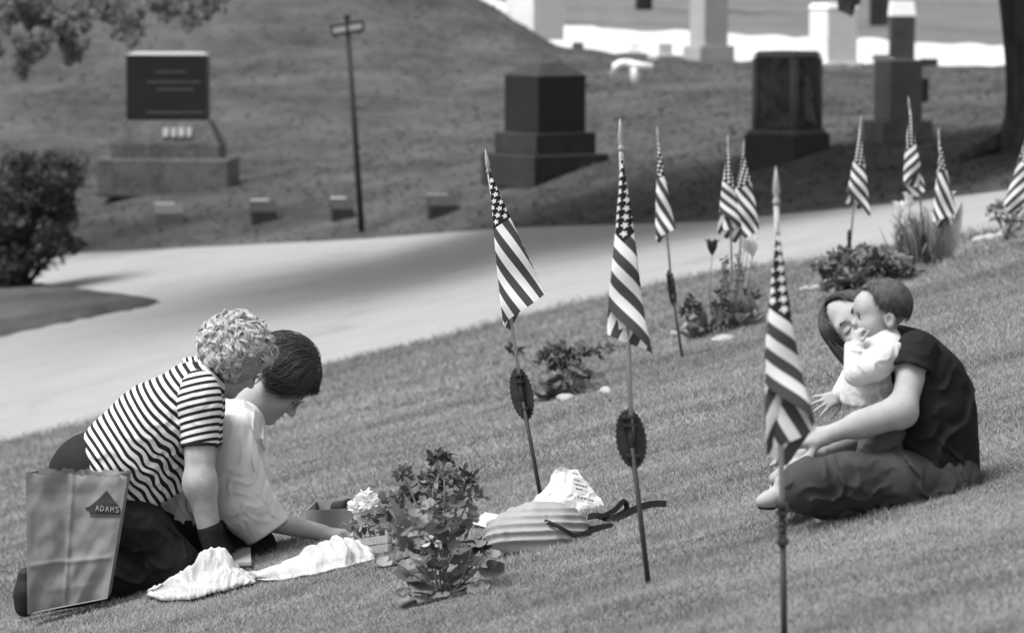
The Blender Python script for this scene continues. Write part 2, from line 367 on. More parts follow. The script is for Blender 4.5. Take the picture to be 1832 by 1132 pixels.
def monument_carved():
    e, p, S = stone_root('carved_monument', 1408, 286, 'dark carved granite monument with draped figure panel beyond the drive', 'gravestone', lo=42)
    R = rotz(R_(52)); u = lambda v: v / S
    MB().box(p + (0, 0, u(22) - .04), (u(112), u(112), u(52) + .08), R).build('plinth', G_dmid, e, bevel=.03)
    MB().box(p + (0, 0, u(50)), (u(100), u(100), u(9)), R).build('base', G_mid, e, bevel=.01)
    b = MB().box(p + (0, 0, u(54.5) + u(66)), (u(80), u(84), u(130)), R).build('block', G_rough, e, bevel=.01)
    for sx in (-1, 1):
        for sy in (-1, 1):
            q = p + R @ np.array((sx * u(39), sy * u(41), 0)); MB().tube([q + (0, 0, u(55)), q + (0, 0, u(182))], u(7), 12).build('corner_column', G_grey, e, True)
    MB().frustum(p + (0, 0, u(184)), (u(90), u(94)), (u(74), u(78)), u(10), R).build('cap', G_grey, e, bevel=.01)
    # draped figure carved in relief on the right-hand face
    rel = MB()
    for k_, (t0, t1, z0, z1, r) in enumerate(((-6, 6, 150, 110, 8), (0, 12, 120, 66, 9), (6, 20, 100, 62, 7), (-10, -2, 130, 70, 6))):
        pts = [p + R @ np.array((u(t0 + (t1 - t0) * t ** 1.4), -u(42), u(z0 + (z1 - z0) * t))) for t in np.linspace(0, 1, 8)]
        rel.tube(pts, [u(r) * (.6 + .5 * t) for t in np.linspace(0, 1, 8)], 8)
    rel.build('relief_figure', G_grey, b, True)
monument_carved()
def slab(name, px, py, w, h, d, yaw, m, label, cat='gravestone', lo=60, base=None, top=None, side=None):
    e, p, S = stone_root(name, px, py, label, cat, lo=lo); u = lambda v: v / S; R = rotz(R_(yaw)); z = 0
    if base:
        bw_, bh, bm_ = base; MB().box(p + (0, 0, u(bh) / 2 - .05), (u(bw_), u(bw_ * .7), u(bh) + .1), R).build('base', bm_, e, bevel=.02); z = u(bh)
    MB().box(p + (0, 0, z + u(h) / 2), (u(w), u(d), u(h)), R).build('block', m, e, bevel=.02)
    if top: MB().frustum(p + (0, 0, z + u(h)), (u(w) * 1.06, u(d) * 1.06), (u(w) * .9, u(d) * .9), u(top[0]), R).build('cap', top[1], e, bevel=.01)
    return e, p, S, R
slab('marble_monument', 957, 82, 74, 180, 74, 42, G_white, 'tall white marble monument standing beyond the mound ridge', lo=92)
slab('granite_column', 1268, 108, 52, 150, 46, 33, G_lite, 'tall pale granite shaft on a wide flat base by the far drive', base=(76, 26, G_lite), lo=84)
slab('marble_monument', 1490, 121, 66, 96, 56, 33, G_white, 'white marble block with ledge top between the dark monuments', base=(92, 9, G_white), top=(9, G_white), lo=78)
slab('granite_tablet', 1606, 252, 66, 108, 60, 26, G_grey, 'plain grey granite tablet stone on a broad stepped base', base=(104, 36, G_mid), lo=46)
slab('granite_tablet', 1613, 107, 44, 78, 20, 8, G_dmid, 'narrow dark upright tablet with white top near far drive', top=(26, G_white), lo=84)
slab('granite_tablet', 1572, 46, 32, 70, 18, 6, G_dmid, 'far narrow dark slab rising out of the top of the picture', lo=128)
slab('small_headstone', 1651, 196, 18, 44, 14, 12, G_dark, 'small dark headstone just right of the grey tablet stone', lo=58)
slab('low_headstone', 1575, 110, 28, 12, 14, 10, G_grey, 'low grey headstone at the edge of the far drive', lo=84)
slab('low_headstone', 1662, 118, 32, 13, 14, -4, G_dmid, 'low dark headstone right of the narrow dark tablet', lo=82)
slab('pale_headstone', 1134, 92, 22, 17, 12, 15, G_white, 'small white headstone at far drive, left of a pair', lo=92)
slab('pale_headstone', 1190, 97, 24, 19, 12, 12, G_lite, 'small pale headstone at far drive, right of a pair', lo=90)
slab('pale_footstone', 1168, 107, 18, 9, 10, 0, G_white, 'tiny white footstone lying before two pale headstones', lo=84)
slab('low_headstone', 1034, 92, 20, 12, 12, 0, G_grey, 'low grey headstone beside the mound ridge', lo=88)
# white rustic stone seat shaped like bent logs
def log_seat():
    e, p, S = stone_root('stone_seat', 1130, 150, 'white stone seat of bent log shapes on the grass', 'bench', lo=70); u = lambda v: v / S
    q = lambda x, z, d=0: p + (u(x - 1130), d, u(148 - z))
    MB().tube([q(1102, 142), q(1098, 128), q(1101, 117), q(1110, 112), q(1124, 111)], [u(6), u(7), u(7.5), u(7), u(7)], 12).build('seat_end', G_white, e, True)
    MB().tube([q(1120, 111), q(1140, 116), q(1168, 119)], [u(7), u(7.5), u(7)], 12).build('seat_log', G_white, e, True)
    MB().tube([q(1134, 118), q(1135, 134), q(1137, 151)], [u(7), u(8), u(7.5)], 12).build('leg', G_white, e, True)
log_seat()
# row of small slanted grave markers along the drive
for i, (x, y, w, h, m, lab) in enumerate(((302, 398, 52, 32, G_grey, 'small pale slant marker below the large dark monument'), (472, 398, 46, 38, G_dmid, 'small slant marker midway between monument and signpost'),
                              (612, 392, 40, 36, G_dmid, 'small slant marker just left of the signpost'), (792, 386, 54, 36, G_dmid, 'dark slant marker right of the signpost'))):
    e, p, S = stone_root('slant_marker', x, y, lab, 'gravestone', 'slant markers along the drive', 50); u = lambda v: v / S; R = rotz(R_(8))
    hw, hd = u(w) / 2, u(22)
    pr = [(-hd, -.05), (hd, -.05), (hd, u(h)), (hd - u(12), u(h)), (-hd, u(h) * .55)]
    V = [p + R @ np.array((sx * hw, a, z)) for sx in (-1, 1) for a, z in pr]
    MB().add(V, [(0, 1, 2, 3, 4), (9, 8, 7, 6, 5)] + [(i_, i_ + 5, (i_ + 1) % 5 + 5, (i_ + 1) % 5) for i_ in range(5)]).build('stone', m, e, bevel=.012)
    MB().box(p + R @ np.array((-hw * .25, hd - u(5), u(h) + .006)), (hw * 1.4, u(13), .012), R).build('lit_top', G_white if i != 3 else G_lite, e)  # thin white layer paints the bright sunlit top of each marker
# street-name post
M_iron = mat_noise('weathered_iron', .018, .035, 30, .7, .3, .15)
def signpost():
    p, Z = gpt(649, 415, 50); S = F / Z; e = empty('signpost', p, 'thin dark leaning signpost with small two-panel name board', 'signpost'); u = lambda v: v / S
    top = p + (u(622 - 649), 0, u(382)); MB().tube([p - (0, 0, .2), top], [u(6), u(4.5)], 10).build('post', M_iron, e, True)
    c = p + (u(-26), -.03, u(363)); R = np.array([[.985, 0, -.17], [0, 1, 0], [.17, 0, .985]])
    bd = MB().box(c, (u(60), .03, u(21)), R).build('name_board', M_iron, e, bevel=.004)
    for sx in (-14.5, 14.5): MB().box(c + R @ np.array((u(sx), -.018, 0)), (u(23), .012, u(10)), R).build('lettered_panel', G_lite, bd)
    MB().tube([top, top + (0, 0, .05)], [.05, .01], 10).build('finial', M_iron, e, True)
signpost()
# ------------------------------------------------------------------ trees and shrub
M_bark = mat_noise('tree_bark', .02, .06, 9, .9, .1, .8, .03, 14, stretch=(1, 1, .25))
L_tree2 = mat_leaf('hanging_leaf', .14, .25, .5); L_tree = mat_leaf('tree_leaf', .11, .20, .45); L_shrub = mat_leaf('shrub_leaf', .03, .075, .3)
def leaves(centers, size, mat, name, parent, up=.3, aspect=.55):
    n = len(centers); d = RNG.normal(0, 1, (n, 3)); d /= np.linalg.norm(d, axis=1)[:, None]
    q = RNG.normal(0, 1, (n, 3)); q[:, 2] += up; s = np.cross(d, q); s /= np.linalg.norm(s, axis=1)[:, None] + 1e-9
    z = RNG.uniform(.6, 1.3, n)[:, None] * size
    V = np.stack([centers - d * z * .5, centers + s * z * aspect * .5, centers + d * z * .5, centers - s * z * aspect * .5], 1).reshape(-1, 3)
    return obj(name, V, np.arange(4 * n).reshape(-1, 4), mat, parent)
def blob_pts(c, r, n, lumps=14):
    """points gathered in uneven clumps inside an ellipsoid"""
    c = np.asarray(c, float); r = np.asarray(r, float); k = RNG.normal(0, 1, (lumps, 3)); k /= np.linalg.norm(k, axis=1)[:, None]
    k *= RNG.uniform(.35, .95, lumps)[:, None]; pick = RNG.integers(0, lumps, n)
    off = RNG.normal(0, 1, (n, 3)); off /= np.linalg.norm(off, axis=1)[:, None]; off *= (RNG.uniform(0, 1, n) ** .4 * RNG.uniform(.2, .42, lumps)[pick])[:, None]
    return c + (k[pick] + off) * r
def limb(mb, a, b_, r0, r1, sag=0.0, n=7):
    t = np.linspace(0, 1, n)[:, None]; pts = np.asarray(a) * (1 - t) + np.asarray(b_) * t; pts[:, 2] += sag * np.sin(np.pi * t[:, 0])
    pts += RNG.normal(0, .03, pts.shape) * np.linalg.norm(np.asarray(b_) - np.asarray(a)) * .3 * (t * (1 - t) * 4)
    mb.tube(pts, r0 + (r1 - r0) * t[:, 0], 9); return pts[-1]
def shade_tree():
    p, Z = gpt(1868, 262, 40); S = F / Z; e = empty('shade_tree', p, 'large dark leaning tree trunk at the right edge of the picture', 'tree'); u = lambda v: v / S
    mb = MB(); h = np.linspace(0, 1, 26); H = 4.2; pts = np.stack([p[0] + u(12) - .55 * h ** 1.3, p[1] + 0 * h, p[2] - .15 + H * h], 1)
    r = .36 + .42 * np.exp(-h * H / .22) + .10 * np.exp(-h * H / .9) + .05 * h; mb.tube(pts, r, 20)
    top = pts[-1]; ends = []
    for a in np.linspace(0, 6.28, 7, endpoint=False) + .3:
        q = top + np.array((2.6 * math.cos(a), 2.6 * math.sin(a), RNG.uniform(1.2, 2.8))); ends.append(limb(mb, top - (0, 0, .3), q, .2, .09, .3))
    for k in range(4):                                   # buttress roots
        a = k * 1.57 + .4; limb(mb, p + (0, 0, .22), p + np.array((1.0 * math.cos(a), 1.0 * math.sin(a), -.1)), .17, .05)
    tw = P(1523, 6, Z + .5); limb(mb, top + np.array((-2.2, .3, 1.2)), tw + (.25, 0, .9), .07, .03, .2); limb(mb, tw + (.25, 0, .9), tw, .03, .012)
    mb.build('trunk', M_bark, e, True)
    c = [blob_pts(tw + (.02, 0, .02), (.13, .13, .12), 26, 5), blob_pts(top + np.array((-4.8, -0.9, 2.3)), (7.8, 6.0, 1.7), 76000, 150)]
    for q in ends: c.append(blob_pts(q + (0, 0, 1.0), (1.9, 1.9, 1.1), 1200, 10))
    leaves(np.concatenate(c), .27, L_tree, 'crown', e)
shade_tree()
def hanging_tree():
    Z = 58.0; p = ground_at(-420, 64.0); e = empty('overhanging_tree', p, 'tree at upper left whose leafy branches hang over the mound', 'tree')
    mb = MB(); top = p + np.array((.2, 0, 5.5)); limb(mb, p - (0, 0, .2), top, .32, .2)
    c = []
    sprays = [((-60, 20), 120, 45), ((30, 25), 60, 45), ((60, 70), 45, 42), ((110, 45), 55, 40), ((170, 20), 60, 30), ((230, 40), 34, 36), ((300, 12), 60, 26), ((370, 10), 44, 20), ((40, 115), 16, 34), ((135, 95), 28, 24), ((95, 10), 120, 30), ((-30, 90), 40, 50), ((240, 70), 12, 16), ((340, 40), 18, 18)]
    for (x, y), rx, ry in sprays:
        q = P(x, y, Z + RNG.uniform(-1.5, 1.5)); s = Z / F; st = P(x - 140, y - 260, Z + 1)
        limb(mb, st, q, .05, .012, .15); c.append(blob_pts(q, (rx * s, .7, ry * s), int(50 + rx * ry * .15), 14))
    limb(mb, top, P(-60, -240, Z + 1), .2, .06); limb(mb, top, P(200, -280, Z + 1), .2, .05)
    c.append(blob_pts(p + (0, 0, 7.5), (4.0, 4, 2.2), 6000, 40)); mb.build('trunk', M_bark, e, True)
    leaves(np.concatenate(c), .15, L_tree2, 'crown', e)
hanging_tree()
def far_tree(px, py, w, label, lo=128, dx=0):
    p, Z = gpt(px, py, lo); S = F / Z; e = empty('far_tree', p, label, 'tree'); mb = MB()
    top = p + (dx, 0, 5.5); limb(mb, p - (0, 0, .3), top, w / S * .62, w / S * .4)
    for a in range(6): limb(mb, top, top + np.array((2.2 * math.cos(a), 2.2 * math.sin(a), 2.0)), .16, .05)
    mb.build('trunk', M_bark, e, True); leaves(blob_pts(top + (0, 0, 3), (3.5, 3.5, 2.6), 4000, 40), .4, L_tree, 'crown', e)
far_tree(1152, 19, 26, 'distant tree trunk on the grass past the far drive')
def shrub():
    p, Z = gpt(28, 525, 40); S = F / Z; e = empty('evergreen_shrub', p, 'dark dense rounded evergreen shrub on the grass island', 'shrub'); u = lambda v: v / S
    mb = MB()
    for k in range(7):
        a = k * .9; limb(mb, p + (random.uniform(-.1, .1), 0, -.1), p + np.array((.7 * math.cos(a) - .2, .5 * math.sin(a), random.uniform(.5, 1.2))), .05, .02)
    mb.build('trunk', M_bark, e, True); c = []
    for x, y, rx, ry, n in ((60, 330, 105, 62, 5200), (20, 400, 135, 70, 6000), (85, 415, 70, 55, 3000), (0, 460, 105, 50, 3600), (120, 300, 52, 34, 1600), (-80, 380, 110, 110, 4000), (30, 497, 34, 24, 500)):
        c.append(blob_pts(p + (u(x - 28), RNG.uniform(-.2, .2), u(520 - y)), (u(rx), .75, u(ry)), n, 26))
    leaves(np.concatenate(c), .062, L_shrub, 'foliage', e)
shrub()
# ------------------------------------------------------------------ stick flags on iron grave markers
def mat_flag(H, L):
    k = N('printed_flag_cloth'); uv = k.n('ShaderNodeUVMap', uv_map='UVMap').outputs[0]; sp = k.n('ShaderNodeSeparateXYZ'); k.l(uv, sp.inputs[0])
    u, v = sp.outputs[0], sp.outputs[1]; M = k.math
    stripe = M('MODULO', M('FLOOR', M('MULTIPLY', v, 13.0)), 2.0)                 # 0 = dark stripe
    canton = M('MULTIPLY', M('LESS_THAN', u, .4), M('LESS_THAN', v, 7 / 13))
    gx, gy = M('MULTIPLY', u, 12 / .4), M('MULTIPLY', v, 10 * 13 / 7); rx, ry = M('ROUND', gx), M('ROUND', gy)
    even = M('LESS_THAN', M('ABSOLUTE', M('SUBTRACT', M('MODULO', M('ADD', rx, ry), 2.0), 0.0)), .5)
    inb = M('MULTIPLY', M('MULTIPLY', M('GREATER_THAN', rx, .5), M('LESS_THAN', rx, 11.5)), M('MULTIPLY', M('GREATER_THAN', ry, .5), M('LESS_THAN', ry, 9.5)))
    dx, dy = M('MULTIPLY', M('SUBTRACT', gx, rx), .4 * L / 12), M('MULTIPLY', M('SUBTRACT', gy, ry), 7 / 13 * H / 10)
    r = M('SQRT', M('ADD', M('MULTIPLY', dx, dx), M('MULTIPLY', dy, dy)))
    th = M('ADD', M('ARCTAN2', dx, M('MULTIPLY', dy, -1.0)), 10 * math.pi); w = 2 * math.pi / 5
    tri = M('ABSOLUTE', M('SUBTRACT', M('MODULO', M('ADD', th, w / 2), w), w / 2)); q = M('SUBTRACT', 1.0, M('MULTIPLY', tri, 2 / w))
    lim = M('MULTIPLY', M('ADD', .42, M('MULTIPLY', M('POWER', q, 1.5), .58)), .0112)
    star = M('MULTIPLY', M('MULTIPLY', M('LESS_THAN', r, lim), even), inb)
    body = M('ADD', M('MULTIPLY', stripe, .82 - .075), .075); can = M('ADD', M('MULTIPLY', star, .82 - .022), .022)
    c = M('ADD', M('MULTIPLY', body, M('SUBTRACT', 1.0, canton)), M('MULTIPLY', can, canton))
    k.base(c); k.rough(.85, .1); k.bump(k.noise(220, 3, .6, k.coord('Object')), .12, .002)
    tr = k.n('ShaderNodeBsdfTranslucent'); k.l(c, tr.inputs[0]); mx = k.n('ShaderNodeMixShader'); mx.inputs[0].default_value = .3
    k.l(k.b.outputs[0], mx.inputs[1]); k.l(tr.outputs[0], mx.inputs[2]); k.l(mx.outputs[0], k.out.inputs[0]); return k.m
FH, FL = .298, .445
M_flag = mat_flag(FH, FL); M_wood = mat_noise('pale_staff_wood', .25, .36, 40, .6, .25, .1, stretch=(8, 8, 1)); M_gilt = mat_noise('dull_gilt_finial', .2, .3, 40, .4, .4, .05)
M_rod = mat_noise('dark_painted_iron', .012, .03, 60, .6, .3, .2)
def flag_cloth(top, down, right, away, p):
    """limp cloth hanging from its upper staff corner: the sheet is gathered into a narrow fan of folds about that corner"""
    nu, nv = 84, 56; L, H = FL, FH
    b_, a_ = np.meshgrid(np.linspace(0, 1, nu + 1), np.linspace(0, 1, nv + 1)); r = np.hypot(b_ * L, a_ * H); gam = np.arctan2(a_ * H, b_ * L)
    rr = r / .5; bow = p.get('bow', (0, 0))
    aL = R_(p['al']) * (1 + bow[0] * rr); aR = R_(p['ar']) * (1 + bow[1] * rr); w = aR - aL
    t = (R_(p['fly']) - gam - aL) / w; k = np.floor(t); fr = t - k; odd = np.mod(k, 2) == 1; fz = np.where(odd, 1 - fr, fr)
    fz = .5 - .5 * np.cos(np.pi * fz) * (.35) + (fz - .5) * .65 if p.get('soft', True) else fz
    al = aL + np.clip(fz, 0, 1) * w; lay = np.abs(k)
    dep = lay * p.get('lay', .012) * np.minimum(1, rr * 1.6 + .12) + np.sin(np.pi * fr) * .018 * np.where(odd, 1, -1) * rr
    lat = r * np.sin(al) + p.get('sway', .006) * np.sin(r * 9 + p.get('ph', 0)) * rr; z = r * np.cos(al) * p.get('len', 1.0)
    rip = .008 * np.sin(b_ * 11 + a_ * 7 + p.get('ph', 0)) * rr + .006 * np.sin(a_ * 17 - b_ * 9 + 2 * p.get('ph', 0)) * rr
    V = top + z[..., None] * down + lat[..., None] * right + (dep + rip - .02)[..., None] * away; UV = np.stack([b_, a_], -1)
    me = new_mesh(V.reshape(-1, 3), np.array([(j*(nu+1)+i, j*(nu+1)+i+1, (j+1)*(nu+1)+i+1, (j+1)*(nu+1)+i) for j in range(nv) for i in range(nu)]), True, 'flag_cloth')
    uvl = me.uv_layers.new(name='UVMap'); li = np.zeros(len(me.loops), np.int32); me.loops.foreach_get('vertex_index', li)
    uvl.data.foreach_set('uv', UV.reshape(-1, 2)[li].astype(np.float32).ravel()); me.materials.append(M_flag); return me
def plaque_pts(R, c, w, h, t, n=30):
    """scalloped oval plate"""
    out = []
    for s in (-1, 1):
        for i in range(n * 2):
            a = i * math.pi / n; k = 1 + (.055 if i % 2 else -.03); out.append(c + R @ np.array((w * k * math.cos(a), s * t, h * k * math.sin(a))))
    m = n * 2; f = [tuple(range(m)), tuple(range(2 * m - 1, m - 1, -1))] + [(i, m + i, m + (i + 1) % m, (i + 1) % m) for i in range(m)]
    return out, f
def flag_and_marker(tip, bend, base, cloth_top, prm, label, mlabel, yaw=0, plaque=None, Zb=None, grp=True, rod=True):
    Zb = Zb or float(lawn_Z(*base)); S = F / Zb; T = P(tip[0], tip[1], Zb); Bn = P(bend[0], bend[1], Zb); G = P(base[0], base[1], Zb)
    X = (base[0] - CX) / F * Zb; G = cam2world(X, lawn_Y(X, Zb) + lawn_bump(X, Zb), Zb)
    dn = (Bn - T) / np.linalg.norm(Bn - T)
    e = empty('stick_flag', Bn, label, 'flag', 'stick flags on the graves')
    MB().tube([T + dn * .085, Bn + dn * .03], [.0062, .0062], 8).build('staff', M_wood, e, True)
    hs = np.array([0, .004, .010, .014, .018, .03, .055, .085]); rr = np.array([.0065, .0085, .0085, .006, .0055, .0085, .006, .0006])
    MB().tube([T + dn * (.085 - h) for h in hs], rr, 10).build('finial', M_gilt, e, True)
    rt = np.array([1.0, 0, 0]); rt = rt - dn * (rt @ dn); rt /= np.linalg.norm(rt); aw = np.cross(rt, dn); aw = aw if aw[1] > 0 else -aw
    ct = T + dn * ((cloth_top - tip[1]) / S / max(.2, abs(dn[2]))); R_y = prm.get('side', 1)
    me = flag_cloth(ct - np.array(root_origin(e)) + aw * -.008, dn, rt * R_y, aw, prm); o = bpy.data.objects.new('cloth', me); COL.objects.link(o); o.parent = e
    if not rod: return
    m = empty('grave_marker', G, mlabel, 'grave marker', 'iron grave markers holding flags')
    up = (Bn - G) / np.linalg.norm(Bn - G); off = np.array((0, -.010, 0))
    MB().tube([G - up * .1, Bn + off], [.0075, .0065], 8).build('rod', M_rod, m, True)
    if plaque:
        w, h = plaque; R = np.stack([rotz(R_(yaw)) @ rt, rotz(R_(yaw)) @ np.array((0, 1.0, 0)), up], 1)
        c = Bn + up * (h / S * .28) + (0, .012, 0)
        v, f_ = plaque_pts(R, c, w / S, h / S, .004); pl = MB().add(v, f_).build('plaque', M_rod, m)
        MB().tube([c - up * h / S * .75 + (0, -.012, 0), c + up * h / S * .75 + (0, -.012, 0)], .0085, 8).build('flag_tube', M_rod, m, True)
        for t in (-.55, .5, .78): MB().box(c + up * t * h / S + (0, -.014, 0), (.034, .026, .007), R).build('clip', M_rod, pl)
G2 = 'stick flags on the graves'
flag_and_marker((868, 266), (936, 718), (972, 912), 298, dict(fly=27, al=-3.5, ar=16.5, lay=.014, bow=(0, 0), len=1.04, ph=2.5, sway=.003), 'large flag leaning left nearest the plastic bag, with dark scalloped plaque', 'dark scalloped oval plaque on rod behind the quilted bag', -25, (21, 46))
flag_and_marker((1109, 212), (1131, 800), (1160, 1047), 268, dict(fly=41, al=-7.5, ar=6.5, lay=.013, bow=(-.25, .1), ph=1, sway=.009), 'tall flag in the middle with plaque standing clear on the lawn', 'dark scalloped oval plaque on rod right of the bags', 8, (27, 52))
flag_and_marker((1175, 225), (1203, 525), (1221, 643), 250, dict(fly=24, al=-7, ar=6, lay=.012, ph=2), 'flag in the middle row standing above tulip grave plot', 'narrow dark plaque seen edgewise left of the tulips', 60, (13, 32))
flag_and_marker((1388, 297), (1400, 955), (1403, 1146), 390, dict(fly=51, al=-6, ar=8, lay=.016, bow=(-.2, .1), ph=3, sway=.010), 'nearest blurred flag in front of the seated woman', 'blurred rod with edge-on plaque nearest the camera', 84, (24, 50))
flag_and_marker((1302, 240), (1310, 500), (1314, 596), 262, dict(fly=46, al=-12, ar=7, lay=.012, bow=(-.2, 0), ph=4), 'left flag of two side by side above the white tulips', None, 0, None, rod=False)
flag_and_marker((1331, 250), (1322, 505), (1318, 590), 270, dict(fly=36, al=-10, ar=15, lay=.012, bow=(0, -.2), ph=5, len=.92), 'right flag of two side by side above the white tulips', None, 0, None, rod=False)
flag_and_marker((1541, 205), (1520, 450), (1521, 518), 228, dict(fly=44, al=-9, ar=11, lay=.012, bow=(-.3, .1), ph=6), 'flag on slanting staff rising from the round flowering bush', 'narrow dark plaque beside the round flowering bush', 70, (10, 30))
flag_and_marker((1625, 172), (1651, 400), (1656, 478), 200, dict(side=-1, fly=52, al=-4, ar=17, lay=.012, bow=(0, -.3), ph=7), 'flag blown left of its staff beside two white tulips', None, 0, None, rod=False)
flag_and_marker((1679, 228), (1690, 420), (1693, 470), 252, dict(fly=20, al=-8, ar=11, lay=.012, ph=8), 'pale flag mostly showing stripes behind a single white tulip', None, 0, None, rod=False)
flag_and_marker((1838, 205), (1846, 390), (1848, 432), 228, dict(side=-1, fly=46, al=-3, ar=20, lay=.012, ph=9), 'flag cut off by the right edge of the picture', None, 0, None, rod=False)
# ------------------------------------------------------------------ smooth solid modelling (signed distance + surface nets)
def A3(*p): return np.asarray(p if len(p) > 1 else p[0], float)
def cone(a, b_, r0, r1, k=.03, op='+'): return dict(t='c', a=A3(a), b=A3(b_), r0=r0, r1=r1, k=k, op=op)
def ell(c, r, R=None, k=.03, op='+'): return dict(t='e', c=A3(c), r=A3(*r) if not np.isscalar(r) else A3(r, r, r), R=np.eye(3) if R is None else R, k=k, op=op)
def cut(p, n, k=.01, c=None, rad=None): return dict(t='p', p=A3(p), n=A3(n) / np.linalg.norm(n), k=k, op='x', c=None if c is None else A3(c), rad=rad)
def fold(c, rad, d, wl, amp, bend=0.0, ph=0.0): return dict(t='f', c=A3(c), rad=rad, d=A3(d) / np.linalg.norm(d), wl=wl, amp=amp, bend=bend, ph=ph, op='f')
def chain(pts, rs, k=.03, op='+'): return [cone(pts[i], pts[i + 1], rs[i], rs[i + 1], k, op) for i in range(len(pts) - 1)]
def inflate(prims, d): return [dict(p, r0=p['r0'] + d, r1=p['r1'] + d) if p['t'] == 'c' else dict(p, r=p['r'] + d) if p['t'] == 'e' else p for p in prims]
def bbox(p):
    if p['t'] == 'c': r = max(p['r0'], p['r1']); return np.minimum(p['a'], p['b']) - r, np.maximum(p['a'], p['b']) + r
    r = np.max(p['r']); return p['c'] - r, p['c'] + r
def prim_d(p, G):
    if p['t'] == 'c':
        ba = p['b'] - p['a']; L2 = ba @ ba + 1e-12; pa = G - p['a']; t = np.clip((pa @ ba) / L2, 0, 1)
        return np.linalg.norm(pa - t[..., None] * ba, axis=-1) - (p['r0'] + (p['r1'] - p['r0']) * t)
    q = (G - p['c']) @ p['R']; k0 = np.linalg.norm(q / p['r'], axis=-1); k1 = np.linalg.norm(q / p['r'] ** 2, axis=-1) + 1e-9; return k0 * (k0 - 1) / k1
def smin(a, b_, k): h = np.maximum(k - np.abs(a - b_), 0) / k; return np.minimum(a, b_) - h * h * k * .25
def sdf_field(prims, h):
    pos = [p for p in prims if p['op'] == '+']; B = [bbox(p) for p in pos]
    lo = np.min([b_[0] for b_ in B], 0) - 4 * h; hi = np.max([b_[1] for b_ in B], 0) + 4 * h; n = np.ceil((hi - lo) / h).astype(int) + 1
    Fd = np.full(n, .25, np.float32); ax = [lo[i] + h * np.arange(n[i]) for i in range(3)]
    for p in prims:
        if p['op'] in '+-': b0, b1 = bbox(p); m = p['k'] * 1.3 + 3 * h
        elif p.get('rad'): b0, b1, m = p['c'] - p['rad'], p['c'] + p['rad'], 0
        else: b0, b1, m = lo, hi, 0
        i0 = np.clip(np.floor((b0 - m - lo) / h).astype(int), 0, n); i1 = np.clip(np.ceil((b1 + m - lo) / h).astype(int) + 1, 0, n)
        if np.any(i1 <= i0): continue
        sl = tuple(slice(i0[i], i1[i]) for i in range(3)); G = np.stack(np.meshgrid(*[ax[i][sl[i]] for i in range(3)], indexing='ij'), -1); cur = Fd[sl]
        if p['op'] == '+': Fd[sl] = smin(cur, prim_d(p, G), p['k'])
        elif p['op'] == '-': Fd[sl] = -smin(-cur, prim_d(p, G), p['k'])
        elif p['op'] == 'x':
            d = (G - p['p']) @ p['n']; r = -smin(-cur, -d, p['k'])
            if p['rad']: r = np.where(np.linalg.norm(G - p['c'], axis=-1) < p['rad'], r, cur)
            Fd[sl] = r
        elif p['op'] == 'f':
            q = G - p['c']; rr = np.linalg.norm(q, axis=-1) / p['rad']; t = q @ p['d']; s2 = np.maximum(rr * rr * p['rad'] ** 2 - t * t, 0)
            wx = 6.0 / p['rad'] ** .5; jig = np.sin(q[..., 0] * wx * 3.1 + q[..., 2] * wx * 1.7 + p['ph'] + p['wl'] * 90) + .7 * np.sin(q[..., 2] * wx * 4.3 - q[..., 1] * wx * 3.7 + 1.3 * np.sin(q[..., 0] * wx * 2.2))
            ph_ = np.pi * (t + p['bend'] * s2 / p['rad']) / p['wl'] * .8 + p['ph'] + .9 * jig; ridge_ = (1 - np.abs(np.sin(ph_))) ** 1.6; w = (.25 - ridge_) * (.65 + .5 * np.sin(jig * 1.3 + t * 5 / p['rad']))
            Fd[sl] = cur + 1.7 * p['amp'] * w * np.clip(1 - rr, 0, 1) ** .7
    return Fd, lo
def surfnets(Fd, lo, h):
    s = Fd < 0; n = np.array(Fd.shape); offs = np.array([(i, j, k) for i in (0, 1) for j in (0, 1) for k in (0, 1)])
    cnt = sum(s[o[0]:n[0]-1+o[0], o[1]:n[1]-1+o[1], o[2]:n[2]-1+o[2]].astype(np.int8) for o in offs); act = (cnt > 0) & (cnt < 8); ci = np.argwhere(act)
    cv = np.stack([Fd[ci[:, 0] + o[0], ci[:, 1] + o[1], ci[:, 2] + o[2]] for o in offs], 1).astype(float)
    acc = np.zeros((len(ci), 3)); num = np.zeros(len(ci))
    for a in range(8):
        for b_ in range(a + 1, 8):
            if np.abs(offs[a] - offs[b_]).sum() != 1: continue
            fa, fb = cv[:, a], cv[:, b_]; m = (fa < 0) != (fb < 0); t = np.where(m, fa / np.where(m, fa - fb, 1), 0)
            acc += np.where(m[:, None], offs[a] + t[:, None] * (offs[b_] - offs[a]), 0); num += m
    V = lo + h * (ci + acc / num[:, None]); vid = np.full(n - 1, -1, np.int64); vid[tuple(ci.T)] = np.arange(len(ci)); faces = []
    for ax in range(3):
        d = np.eye(3, dtype=int)[ax]; a1, a2 = [np.eye(3, dtype=int)[q] for q in ((ax + 1) % 3, (ax + 2) % 3)]
        e = np.diff(s.astype(np.int8), axis=ax); ix = np.argwhere(e != 0); ok = np.all(ix - a1 - a2 >= 0, 1) & np.all(ix < n - 1, 1); ix = ix[ok]
        sg = e[tuple(ix.T)]; q = np.stack([vid[tuple((ix - o).T)] for o in (a1 + a2, a2, 0 * a1, a1)], 1)
        q = np.where((sg > 0)[:, None], q[:, ::-1], q)[:, ::-1]; faces.append(q[(q >= 0).all(1)])
    return V, np.concatenate(faces)
